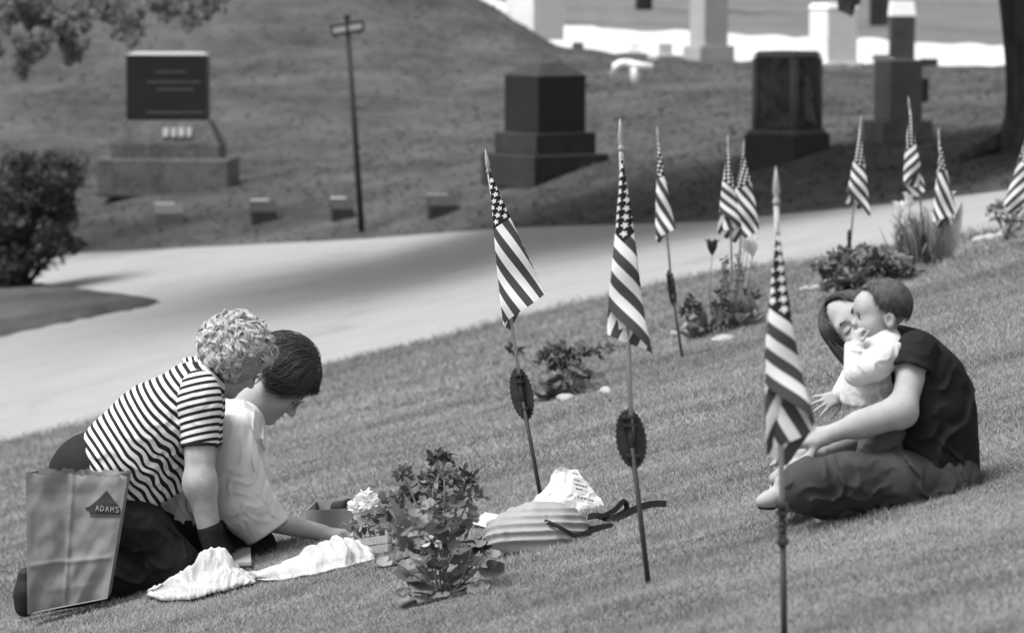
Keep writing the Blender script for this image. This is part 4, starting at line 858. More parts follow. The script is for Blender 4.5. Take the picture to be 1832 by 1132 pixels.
# ---- seated young woman in black
def mother():
    Z0 = 11.75; J = lambda x, y, d=0.0: P(x, y, Z0 + d); root = J(1570, 905)
    tors = []
    for d in (-.06, .06): tors += chain([J(1672, 850, d), J(1672, 760, d), J(1655, 690, d), J(1632, 640, d * .9)], [.105, .10, .098, .07], .05)
    armn = [J(1640, 636, -.15), J(1614, 732, -.235), J(1474, 780, -.235)]; armf = [J(1612, 640, .16), J(1575, 770, .24), J(1470, 808, .10)]
    arms = chain(armn, [.041, .036, .024], .03) + [cone(J(1600, 742, -.235), J(1540, 760, -.235), .036, .034, .03), ell(J(1616, 742, -.235), A3(.036, .032, .031), None, .02)] + chain(armf, [.044, .038, .026], .03) + [cone(J(1632, 645, -.13), J(1620, 645, .13), .052, .052, .05)]
    hands = hand_prims(J(1474, 780, -.235), vec(-1, .10, 0), vec(-.1, -.75, -.6), .92, (.12, .15, .1), -1, .06, fl=.95) + hand_prims(J(1470, 808, .10), vec(-1, .06, -.1), vec(0, -1, .2), .9, (.25, .3, .2), 1, .2)
    legs = [cone(J(1680, 860, -.06), J(1680, 860, .06), .09, .09, .05)]
    for d, kz, ky in ((-.11, -.30, 868), (.11, .30, 862)): legs += chain([J(1680, 862, d), J(1560, 862, d + (kz - d) * .55), J(1445, ky, kz)], [.074, .060, .050], .05)
    legs += chain([J(1447, 878, -.30), J(1570, 892, -.12)], [.048, .034], .04) + chain([J(1447, 872, .30), J(1412, 880, .02), J(1404, 886, -.08)], [.056, .046, .038], .04)
    s = .95; hc = J(1534, 585, .14); R = frame(vec(-.22, -.28, -.93), vec(-.74, -.55, .35)); head = head_prims(hc, R, s); neck = chain([J(1606, 632, .03), J(1584, 624, .10), J(1566, 614, .15)], [.058, .052, .05], .04)
    b, V = solid('person', tors + arms + hands + legs + neck + head, .0046, SK_C, None, root)
    tag(b, 'young woman in black T-shirt and jeans sitting cross-legged holding a baby', 'person')
    head_marks(hc, R, s, b, HR_brown, LIP, HR_dark)
    # T-shirt
    t = []
    for d in (-.075, .075): t += chain([J(1668, 868, d), J(1664, 800, d), J(1666, 740, d), J(1652, 685, d), J(1630, 642, d * .85)], [.120, .116, .114, .108, .078], .05)
    t += [cone(J(1634, 643, -.135), J(1622, 643, .135), .062, .060, .05), cone(J(1712, 800, -.02), J(1722, 872, -.02), .045, .040, .06), cone(J(1620, 640, 0), J(1596, 624, .03), .074, .066, .04), cone(J(1700, 860, .02), J(1722, 884, 0), .05, .028, .05),
          cut(J(1690, 868), vec(-.50, .87), .01, J(1640, 890), .24), cut(J(1700, 894), vec(-.05, 1), .01), fold(J(1650, 780, -.17), .18, vec(.5, .85, 0), .05, .013, .5), fold(J(1700, 720, -.1), .17, vec(.9, .3, 0), .055, .010, .4), fold(J(1690, 840, -.15), .14, vec(.8, -.5, 0), .04, .012, .4), fold(J(1660, 670, -.15), .10, vec(.4, .9, 0), .04, .009, .3)]
    sh, _ = solid('t_shirt', t, .005, C_black, b)
    for arm, f_ in ((armn, .36), (armf, .30)):
        a0 = arm[0]; ax = arm[1] - arm[0]; L = np.linalg.norm(ax); ax /= L; a1 = a0 + ax * L * f_
        solid('sleeve', [cone(a0 - ax * .01, a1 + ax * .03, .062, .064, .03), cut(a1, ax, .005), cone(a1 - ax * .03, a1 + ax * .06, .053, .051, .004, '-'), fold(a0 + (0, -.05, 0), .09, ax + A3(.5, 0, 0), .04, .005, .4)], .0045, C_black, sh)
    # jeans
    je = [cone(J(1684, 862, -.075), J(1684, 862, .075), .108, .108, .05)]
    for d, kz, ky in ((-.11, -.30, 866), (.11, .30, 862)): je += chain([J(1682, 864, d), J(1600, 864, d + (kz - d) * .4), J(1520, 866, d + (kz - d) * .75), J(1448, ky, kz)], [.094, .082, .078, .070], .05)
    je += chain([J(1442, 874, -.29), J(1480, 888, -.26), J(1568, 893, -.14)], [.062, .052, .048], .04) + chain([J(1447, 872, .30), J(1416, 878, .03)], [.064, .056], .04)
    je += [fold(J(1470, 850, -.36), .13, vec(.85, .5, 0), .05, .012, .6), fold(J(1610, 860, -.22), .17, vec(.8, -.6, 0), .05, .013, .5), fold(J(1690, 870, -.15), .14, vec(.95, .3, 0), .04, .012, .2), fold(J(1540, 890, -.3), .12, vec(.3, 1, 0), .05, .012, .2), fold(J(1540, 830, -.3), .12, vec(.2, 1, 0), .045, .006, -.5),
           cut(J(1705, 838), vec(.42, -.91), .01, J(1720, 815), .12), cut(J(1640, 912), vec(-.02, 1), .008)]
    jn, _ = solid('jeans', je, .0052, C_jean, b)
    wb = [J(1652, 826, -.150), J(1674, 834, -.192), J(1700, 850, -.188), J(1722, 872, -.150), J(1732, 888, -.09)]
    V = []
    for p in wb: V += [p + vec(-.42, .91) * .022 + (0, -.004, 0), p - vec(-.42, .91) * .022 + (0, -.004, 0), p - vec(-.42, .91) * .022 + (0, .02, 0), p + vec(-.42, .91) * .022 + (0, .02, 0)]
    MB().add(V, [(i*4+j, i*4+(j+1) % 4, (i+1)*4+(j+1) % 4, (i+1)*4+j) for i in range(4) for j in range(4)] + [(3, 2, 1, 0), (16, 17, 18, 19)]).build('waistband', C_belt, jn, True)
    # canvas shoes
    def shoe(a, b_, c, w=.040, R3=None):
        so, _ = solid('shoe', chain([a, b_, c], [w, w * .92, w * .78], .03) + [cone(a, a + A3(0, 0, .035), w * .95, w * .9, .02)], .0045, C_shoe, b)
        dn = A3(0, 0, -1); solid('sole', chain([a + dn * w * .62, b_ + dn * w * .60, c + dn * w * .5], [w * .62, w * .66, w * .58], .02), .0045, C_sole, so)
    shoe(J(1398, 884, -.08), J(1380, 892, -.09), J(1362, 897, -.09), .021)
    shoe(J(1434, 836, -.03), J(1410, 846, -.05), J(1388, 856, -.06), .024)
    solid('shoe', chain([J(1520, 900, -.19), J(1497, 900, -.22)], [.020, .015], .02), .004, C_shoe, b)
    # long straight hair parted in the middle, hanging along the far side of the face
    hcn = hc + R @ A3(0, -.008, .022) * 1.0; sf = hair_surf(hcn, R, (.085, .103, .092), (0, -.006, .0))
    te = lambda az: .50 + 1.62 * (1 - math.exp(-(abs(az) / .74) ** 3))
    hr = hair_cap(sf, te, HR_dark, b, k=.985)
    hair_locks(sf, 2400, (.05, .35), te, HR_dark, hr, .0016, .03, .02, 12, seed=5)
    mb = MB(); rg = random.Random(8)
    for i in range(320):                                   # lock falling past the temple, down and to the right behind the baby
        st = sf(rg.uniform(.75, 1.25), rg.uniform(1.0, 1.75), 1.0)
        en = J(1528 + rg.uniform(-10, 22), 640 + rg.uniform(-18, 25), .10 + rg.uniform(-.03, .04)); mid = st * .5 + en * .5 + vec(-.75, .25, -.1) * rg.uniform(.004, .022)
        pts = [(1 - t) ** 2 * st + 2 * t * (1 - t) * mid + t * t * en for t in np.linspace(0, 1, 9)]; mb.tube(pts, .0028, 4)
    mb.build('side_locks', HR_dark, hr, True)
mother()

# ---- baby standing in her lap
def baby():
    Z0 = 11.70; J = lambda x, y, d=0.0: P(x, y, Z0 + d); root = J(1572, 845)
    s = .75; hc = J(1575, 560, -.03); R = frame(vec(-1, .10, -.12), vec(-.06, -1, .02))
    T = lambda *p: hc + s * (R @ A3(*p))
    head = [ell(T(0, -.016, .030), A3(.082, .096, .086) * s, R, .03 * s), ell(T(0, .034, -.030), A3(.066, .052, .062) * s, R, .04 * s), ell(T(0, .062, .030), A3(.055, .030, .040) * s, R, .03 * s)]
    for x in (-1, 1): head += [ell(T(.036 * x, .050, -.046), A3(.034, .032, .034) * s, R, .03 * s), ell(T(.032 * x, .094, -.004), A3(.018, .014, .012) * s, R, .014 * s, '-'), ell(T(.032 * x, .074, -.004), A3(.0165, .012, .012) * s, R, .004 * s),
        ell(T(.083 * x, -.016, -.022), A3(.013, .021, .030) * s, R, .008 * s), ell(T(.094 * x, -.010, -.020), A3(.009, .012, .018) * s, R, .006 * s, '-')]
    head += [cone(T(0, .083, -.004), T(0, .099, -.028), .008 * s, .011 * s, .012 * s), ell(T(0, .099, -.030), A3(.012, .010, .010) * s, R, .008 * s), ell(T(0, .070, -.082), A3(.022, .018, .016) * s, R, .025 * s),
             cone(T(-.014, .084, -.052), T(.014, .084, -.052), .008 * s, .008 * s, .006 * s), cone(T(-.012, .082, -.065), T(.012, .082, -.065), .008 * s, .008 * s, .006 * s)]
    tors = chain([J(1576, 618, -.02), J(1570, 665, -.03), J(1570, 720, -.03), J(1580, 765, -.03)], [.052, .066, .070, .070], .04) + [cone(J(1573, 606, -.02), J(1576, 622, -.02), .036, .044, .03)]
    legs = []
    for d in (-.075, .03): legs += chain([J(1584, 772, d), J(1574, 805, d - .01), J(1570, 826, d - .01)], [.055, .046, .036], .03)
    armn = [J(1592, 632, -.10), J(1534, 668, -.155), J(1530, 622, -.115)]; armf = [J(1550, 636, .05), J(1524, 690, .06), J(1506, 706, .03)]
    arms = chain(armn, [.034, .030, .021], .02) + chain(armf, [.032, .027, .019], .02)
    hands = hand_prims(J(1530, 620, -.112), vec(.18, -1, .30), vec(-.85, -.1, -.5), .46, (.75, 1.1, .8), 1, .05) + hand_prims(J(1507, 706, .03), vec(-.92, .36, -.2), vec(.1, -.5, -.85), .56, (.12, .18, .15), -1, .36)
    b, V = solid('person', head + tors + legs + arms + hands, .0034, SK_D, None, root); tag(b, 'baby in pale fleece top with one hand to its mouth, standing in the lap', 'person')
    for x in (-1, 1):
        e_, _ = solid('eye', [ell(T(.032 * x, .0755, -.004), A3(.0115, .0115, .0085) * s, R, .002)], .002, EYE_W, b); solid('iris', [ell(T(.032 * x, .0845, -.003), A3(.0075, .005, .0075) * s, R, .002)], .0014, EYE_D, e_)
        MB().tube([T(.014 * x, .088, .016), T(.030 * x, .0875, .022), T(.048 * x, .075, .017)], [.002 * s, .003 * s, .0015 * s], 6).build('eyebrow', HR_baby, b, True)
        MB().tube([T(.017 * x, .085, .003), T(.032 * x, .0885, .0065), T(.046 * x, .078, .001)], [.001 * s, .002 * s, .001 * s], 6).build('eyelash', HR_dark, b, True)
    MB().tube([T(-.018, .082, -.056), T(0, .0935, -.056), T(.018, .082, -.056)], [.001, .0035, .001], 6).build('lips', LIP, b, True)
    t = chain([J(1576, 616, -.02), J(1566, 650, -.03), J(1564, 690, -.03), J(1562, 722, -.03)], [.058, .070, .072, .072], .04) + [cone(J(1590, 626, -.075), J(1556, 626, .04), .045, .042, .04), cone(J(1600, 650, -.03), J(1604, 690, -.03), .03, .024, .04), cone(J(1525, 690, -.03), J(1514, 712, -.03), .02, .014, .03), cut(J(1560, 722), vec(.05, 1), .008), cut(J(1606, 706), vec(.5, .86), .01), fold(J(1590, 690, -.11), .11, vec(.55, .85, 0), .035, .007, .6), fold(J(1545, 700, -.1), .09, vec(.9, -.3, 0), .03, .006, .3)]
    sw, _ = solid('fleece_top', t, .0038, C_sweat, b)
    solid('sleeve', chain([J(1594, 630, -.10), J(1562, 654, -.145), J(1535, 668, -.165), ], [.044, .041, .036], .02) + chain([J(1531, 666, -.163), J(1528, 620, -.128)], [.033, .027], .008) + [cut(J(1530, 612, -.12), vec(0, -1, .2), .006), fold(J(1540, 650, -.19), .07, vec(.7, -.7, 0), .026, .006, .5), fold(J(1580, 650, -.16), .08, vec(.8, .5, 0), .03, .005, .4)], .0036, C_sweat, sw)
    solid('sleeve', chain([J(1550, 634, .05), J(1528, 684, .06), J(1506, 704, .032)], [.042, .036, .027], .03) + [cut(J(1503, 706, .03), vec(-.9, .4), .005), cone(J(1512, 700, .04), J(1508, 703, .03), .030, .030, .01)], .0038, C_sweat, sw)
    solid('collar', [cone(J(1575, 600, -.02), J(1576, 612, -.02), .050, .056, .02), cut(J(1575, 598), vec(0, -1), .006), cone(J(1574, 590, -.02), J(1576, 616, -.02), .040, .044, .006, '-')], .0038, C_sweat, sw)
    tr = chain([J(1578, 716, -.03), J(1590, 762, -.03)], [.072, .078], .04)
    for d in (-.075, .03): tr += chain([J(1590, 768, d), J(1574, 812, d - .01), J(1562, 850, d - .01)], [.066, .058, .050], .03)
    tr += [cut(J(1570, 716), vec(0, -1), .01), fold(J(1600, 790, -.13), .1, vec(.5, .85, 0), .035, .006, .5), fold(J(1555, 800, -.12), .08, vec(.3, 1, 0), .03, .005, .3)]; solid('trousers', tr, .004, C_bpant, b)
    sf = hair_surf(hc, R, A3(.088, .105, .094) * s, (0, -.014 * s, .028 * s)); te = lambda az: .55 + 1.50 * (1 - math.exp(-(abs(az) / 1.28) ** 5)) - .28 * math.exp(-((abs(az) - 1.66) / .18) ** 2)
    hr = hair_cap(sf, te, HR_baby, b, k=.955); hair_locks(sf, 2200, (.03, .8), te, HR_baby, hr, .0012, .02, .03, 10, seed=11); hair_locks(sf, 420, (.05, .6), lambda az: te(az) + .24, HR_baby, hr, .0008, .02, .05, 10, tipflip=.03, seed=12)
baby()
# ------------------------------------------------------------------ things on the lawn
def lawn_pt(px, py):
    Z = float(lawn_Z(px, py)); X = (px - CX) / F * Z; return cam2world(X, lawn_Y(X, Z) + lawn_bump(X, Z), Z), Z
def lawn_h(x, y_):
    """world height of the lawn under a world point"""
    Z = 14.0
    for _ in range(6):
        Y = lawn_Y(x, Z); w = cam2world(x, Y, Z); Z += (y_ - w[1])
    return float(cam2world(x, lawn_Y(x, Z) + lawn_bump(x, Z), Z)[2])
M_kraft = mat_noise('brown_kraft_paper', .17, .215, 6, .8, .2, .25, .006, 22); M_print = mat_noise('dark_print_ink', .03, .045, 60, .8, .1, 0); M_card = mat_noise('cardboard', .17, .23, 8, .9, .1, .15)
M_card_in = mat_noise('cardboard_edge', .26, .32, 30, .9, .1, .1); M_towel = mat_cloth('white_towelling', .36, .47, 260, 1, .7); M_pot = mat_noise('dark_plastic_pot', .03, .05, 12, .6, .3, .1)
M_woodtray = mat_noise('pale_tray_wood', .22, .34, 14, .8, .15, .2, stretch=(1, 6, 6)); M_plastic = mat_noise('white_plastic_film', .42, .52, 9, .45, .35, .5, .01, 30); M_strap = mat_cloth('dark_webbing', .007, .013, 300)
M_quilt = mat_cloth('pale_quilted_vinyl', .21, .29, 260, .6, .2, .3)
def crumple(V, amp, sc, seed=0.0):
    o = np.array([mnoise.noise_vector(Vector((float(v[0]) * sc + seed, float(v[1]) * sc, float(v[2]) * sc))) for v in V]); return V + np.asarray(o) * amp
# paper grocery bag
def grocery_bag():
    Z = 14.74; J = lambda x, y, d=0.0: P(x, y, Z + d); root = J(130, 1095)
    e = empty('grocery_bag', root, 'brown paper grocery bag with dark roof-shaped print standing beside the kneeling woman', 'paper bag')
    # front face corners (picture points) and depth
    TL, TR, BR, BL = J(46, 846), J(228, 853, .03), J(192, 1070, .02), J(49, 1098, 0); dv = A3(0, .15, .0)
    n, m = 56, 72; V = []; f = []
    def sheet(a, b_, c, d, crease, seed):
        base = len(V); nrm = np.cross(b_ - a, d - a); nrm /= np.linalg.norm(nrm); nrm = nrm if nrm[1] < 0 else -nrm
        for j in range(m + 1):
            for i in range(n + 1):
                u, v = i / n, j / m; q = (a * (1 - u) + b_ * u) * (1 - v) + (d * (1 - u) + c * u) * v
                fv = .66; h = 0.0
                if crease:
                    h += -.030 * max(0, 1 - abs(u - .46) / .46) + .012 * math.exp(-abs(u - .46) / .02)          # centre fold
                    h += .010 * math.exp(-abs(v - fv) / .012) + (-.05 * (v - fv) if v > fv else 0)               # cross fold
                    h += .045 * max(0, .5 - abs(u - .55) * 1.6 - abs(v - .86) * 1.7) - .03 * max(0, .35 - abs(u - .86) * 1.5 - abs(v - .84) * 1.2)
                    h += .030 * max(0, .30 - abs(u - .20 - .3 * (v - .2)) * 2.2) * (1 if v < fv else .2) - .02 * max(0, .4 - abs(u - .3) - abs(v - .14) * 3)
                tri = abs(((u * 1.3 + v * .9 + seed) * 2.2) % 1 - .5) + abs(((u * .8 - v * 1.1 + seed * 1.7) * 1.9) % 1 - .5); h += .022 * (tri - .5) * (.4 + .65 * max(0, v - .62) * 2.6 + .5 * max(0, .3 - v))
                h += .006 * mnoise.noise(Vector((u * 7 + seed * 9, v * 9, 0))); edge = min(1, 12 * min(u, 1 - u)); rag = .004 * math.sin(u * 31 + seed) + .003 * math.sin(u * 77) if j == 0 else 0
                V.append(q + nrm * h * edge + A3(0, 0, rag))
        f.extend([(base + j * (n + 1) + i, base + j * (n + 1) + i + 1, base + (j + 1) * (n + 1) + i + 1, base + (j + 1) * (n + 1) + i) for j in range(m) for i in range(n)])
    sheet(TL, TR, BR, BL, 1, .13); front = np.array(V[:(n + 1) * (m + 1)])
    sheet(TR + dv, TL + dv, BL + dv, BR + dv, 1, .57)
    for a, b_, c, d, s_ in ((TR, TR + dv, BR + dv, BR, .31), (TL + dv, TL, BL, BL + dv, .83)):
        base = len(V); mid_in = A3(-.035 if s_ < .5 else .035, 0, 0)
        for j in range(m + 1):
            v = j / m
            for i in range(7):
                u = i / 6; q = (a * (1 - u) + b_ * u) * (1 - v) + (d * (1 - u) + c * u) * v; V.append(q + mid_in * (1 - abs(2 * u - 1)) * (1 - v) ** .7)
        f.extend([(base + j * 7 + i, base + j * 7 + i + 1, base + (j + 1) * 7 + i + 1, base + (j + 1) * 7 + i) for j in range(m) for i in range(6)])
    b_ = len(V); V += [BL, BR, BR + dv, BL + dv]; f.append((b_, b_ + 1, b_ + 2, b_ + 3))
    bag = obj('paper_body', np.array(V), f, M_kraft, e, True)
    fr = front.reshape(m + 1, n + 1, 3)
    def on_face(px, py):
        """point on the front sheet nearest to a picture point, a hair proud"""
        u = np.clip((px - (46 + (49 - 46) * (py - 846) / 250)) / ((228 - 36 * (py - 850) / 220) - (46 + 3 * (py - 846) / 250)), .01, .99); v = np.clip((py - 849) / (1092 - 22 * u - 849), .01, .99)
        a, b2 = u * n, v * m; i, j = int(a), int(b2); fu, fv_ = a - i, b2 - j
        q = (fr[j, i] * (1 - fu) + fr[j, i + 1] * fu) * (1 - fv_) + (fr[j + 1, i] * (1 - fu) + fr[j + 1, i + 1] * fu) * fv_; return q + A3(0, -.003, 0)
    def poly(name, pts, mat, parent, sub=6):
        """flat print laid onto the paper: strips between left and right outlines"""
        VV, ff = [], []
        for k, (y, x0, x1) in enumerate(pts):
            for i in range(sub + 1): VV.append(on_face(x0 + (x1 - x0) * i / sub, y))
        for k in range(len(pts) - 1):
            for i in range(sub): ff.append((k * (sub + 1) + i, k * (sub + 1) + i + 1, (k + 1) * (sub + 1) + i + 1, (k + 1) * (sub + 1) + i))
        return obj(name, np.array(VV), ff, mat, parent)
    lg = poly('roof_print', [(875, 190.5, 191.5), (882, 184, 197), (890, 176, 203), (898, 167, 209.5), (904, 160, 214), (906, 153, 215), (910, 152.5, 217.5), (911, 160, 218), (918, 160, 217)], M_print, bag, 10)
    poly('print_line', [(920.5, 160, 216), (922.3, 160, 216)], M_print, bag, 10)
    # lettering
    glyph = {'A': [[(0, 0), (.5, 1)], [(.5, 1), (1, 0)], [(.22, .4), (.78, .4)]], 'D': [[(0, 0), (0, 1)], [(0, 1), (.7, .85)], [(.7, .85), (.95, .5)], [(.95, .5), (.7, .15)], [(.7, .15), (0, 0)]],
             'M': [[(0, 0), (0, 1)], [(0, 1), (.5, .35)], [(.5, .35), (1, 1)], [(1, 1), (1, 0)]], 'S': [[(1, .9), (.3, 1)], [(.3, 1), (0, .75)], [(0, .75), (1, .3)], [(1, .3), (.7, 0)], [(.7, 0), (0, .1)]]}
    for k, ch in enumerate('ADAMS'):
        x0 = 171.5 + k * 8.9; y0 = 911 + k * .5; g = MB()
        for (a, b3) in glyph[ch]:
            A, B = on_face(x0 + a[0] * 5.6, y0 - a[1] * 9.6), on_face(x0 + b3[0] * 5.6, y0 - b3[1] * 9.6); g.tube([A + (0, -.002, 0), B + (0, -.002, 0)], .0015, 4)
        g.build('print_letter', M_card_in, lg)
grocery_bag()

# cardboard seed tray with a flower pot in it
def open_box(name, root, corners, h, t, mat, edge, label, cat):
    e = empty(name, root, label, cat); c = [A3(q) for q in corners]; up = A3(0, 0, h); cen = sum(c) / 4
    inn = [q + (cen - q) / np.linalg.norm(cen - q) * t * 1.5 for q in c]
    MB().add([q for q in c] + [q + A3(0, 0, t) for q in c], [(3, 2, 1, 0), (4, 5, 6, 7), (0, 1, 5, 4), (1, 2, 6, 5), (2, 3, 7, 6), (3, 0, 4, 7)]).build('bottom', mat, e)
    for i in range(4):
        a, b_, ai, bi = c[i], c[(i + 1) % 4], inn[i], inn[(i + 1) % 4]
        MB().add([a, b_, bi, ai, a + up, b_ + up, bi + up, ai + up], [(0, 3, 2, 1), (4, 5, 6, 7), (0, 1, 5, 4), (1, 2, 6, 5), (2, 3, 7, 6), (3, 0, 4, 7)]).build('side', mat, e)
    return e, inn
def lawn_c(px, py, dz=0.0): p, Z = lawn_pt(px, py); return p + A3(0, 0, dz)
def tray_box():
    Z = 15.45; J = lambda x, y, d=0.0: P(x, y, Z + d)
    cs = [lawn_c(546, 956, .004), lawn_c(700, 950, .004), lawn_c(724, 918, .004), lawn_c(566, 934, .004)]
    e, inn = open_box('cardboard_box', sum(cs) / 4, cs, .085, .006, M_card, M_card_in, 'shallow cardboard box holding a tipped flower pot, beyond the reaching hand', 'box')
    a, b_ = J(582, 920, .10), J(622, 921, .02); pr = [(0, .022), (.004, .024), (.065, .031), (.068, .034), (.080, .035), (.080, .030), (.02, .022)]
    ax = (b_ - a) / np.linalg.norm(b_ - a); c0 = sum(cs) / 4 + A3(-.07, .0, .062)
    pt = empty('flower_pot', c0, 'dark empty flower pot lying on its side in the cardboard box', 'flower pot')
    MB().tube([c0 + ax * q[0] for q in pr], [q[1] for q in pr], 24, False).build('pot_wall', M_pot, pt, True); MB().tube([c0 + ax * .012, c0 + ax * .016], .023, 24).build('pot_base', M_pot, pt)
tray_box()
def wood_tray():
    cs = [lawn_c(630, 1000, .006), lawn_c(698, 992, .006), lawn_c(690, 975, .006), lawn_c(626, 984, .006)]; e = empty('wooden_tray', sum(cs) / 4, 'small slatted wooden seedling tray just beyond the rolled towel', 'tray')
    for i in range(4):
        a, b_ = cs[i], cs[(i + 1) % 4]; n = np.cross(b_ - a, (0, 0, 1.0)); n = n / np.linalg.norm(n) * .008
        for k in range(2):
            z0 = A3(0, 0, .004 + k * .030); z1 = z0 + A3(0, 0, .026); MB().add([a + z0, b_ + z0, b_ + z0 - n, a + z0 - n, a + z1, b_ + z1, b_ + z1 - n, a + z1 - n], [(0, 3, 2, 1), (4, 5, 6, 7), (0, 1, 5, 4), (1, 2, 6, 5), (2, 3, 7, 6), (3, 0, 4, 7)]).build('slat', M_woodtray, e)
wood_tray()
# white towels: crumpled sheets lying on the lawn
def heap(name, outline, hfun, mat, label, seed, nu=90, nv=44, th=.004, edge_rag=.012):
    """cloth heap: outline gives near and far edges as picture points (x, y_near, depth) ; hfun(u,v) height in metres"""
    xs = np.array([o[0] for o in outline], float); yn = np.array([o[1] for o in outline], float); dep = np.array([o[2] for o in outline], float)
    V = []
    for j in range(nv + 1):
        for i in range(nu + 1):
            u, v = i / nu, j / nv; x = xs[0] + (xs[-1] - xs[0]) * u; y0 = np.interp(x, xs, yn); d = np.interp(x, xs, dep); Z = float(lawn_Z(x, y0)); w = P(x, y0, Z); rag = edge_rag * (mnoise.noise(Vector((u * 14, seed, 0))) + .6 * mnoise.noise(Vector((u * 37, seed, 3)))) * (1 - v)
            X_, Y_ = w[0] + edge_rag * .8 * mnoise.noise(Vector((v * 9, seed + 5, u * 3))), w[1] + v * d + rag
            V.append((X_, Y_, lawn_h(X_, Y_) + .012 + max(0, hfun(u, v))))
    V = np.array(V); f = [(j * (nu + 1) + i, j * (nu + 1) + i + 1, (j + 1) * (nu + 1) + i + 1, (j + 1) * (nu + 1) + i) for j in range(nv) for i in range(nu)]
    o = obj(name, V, f, mat, None, True, loc=V.mean(0) * (1, 1, 0) + (0, 0, V[:, 2].min())); md = o.modifiers.new('thickness', 'SOLIDIFY'); md.thickness = th
    return tag(o, label, 'towel')
def ridge(x, c, w): return math.exp(-((x - c) / w) ** 2)
def h_left(u, v):
    s = math.sin(math.pi * min(1, max(0, v))) ** .6 * (math.sin(math.pi * min(1, max(0, u))) ** .45); n = mnoise.noise(Vector((u * 5, v * 4, 1.2))); n2 = abs(mnoise.noise(Vector((u * 9 + v * 5, v * 6 - u * 3, 4))))
    return s * (.065 + .085 * ridge(u, .55, .24) * ridge(v, .6, .4) + .035 * n - .035 * n2 + .02 * ridge(u + v * .5, .95, .07)) + .012 * abs(mnoise.noise(Vector((u * 22, v * 13, 8))))
heap('crumpled_towel', [(262, 1072, .14), (290, 1080, .22), (340, 1078, .30), (400, 1062, .30), (455, 1047, .20)], h_left, M_towel, 'crumpled white towel with frilled edge nearest the paper bag', 3.1)
def h_right(u, v):
    roll = max(0, 1 - ((v - .55) / .45) ** 2) ** .5; tp = min(1, u * 5) ** .5 * min(1, (1 - u) * 5) ** .5; fo = 0
    for c, w, a in ((.50, .030, .020), (.60, .022, .018), (.70, .022, .022), (.80, .03, .014), (.90, .02, .012)): fo += a * ridge(u + (v - .5) * .25, c, w)
    return roll * tp * (.056 + .022 * ridge(u, .66, .2) - .03 * ridge(u, .02, .25)) + fo * 1.0 * roll + .008 * mnoise.noise(Vector((u * 8, v * 5, 2))) - .010 * ridge(u + (v - .5) * .25, .75, .02) * roll
heap('rolled_towel', [(440, 1040, .20), (500, 1043, .26), (560, 1034, .28), (620, 1020, .24), (670, 1006, .16)], h_right, M_towel, 'loosely rolled white towel beside the wooden tray', 7.7)
def mat_board():
    p = [lawn_c(258, 1028, .02), lawn_c(450, 1022, .02), lawn_c(448, 1002, .03), lawn_c(300, 1010, .05)]; o = MB().add(p + [q + A3(0, 0, .016) for q in p], [(3, 2, 1, 0), (4, 5, 6, 7), (0, 1, 5, 4), (1, 2, 6, 5), (2, 3, 7, 6), (3, 0, 4, 7)]).build('kneeling_board', M_card, None, loc=sum(p) / 4, bevel=.004)
    tag(o, 'flat board lying under the crumpled towel by the dark slacks', 'board')
mat_board()
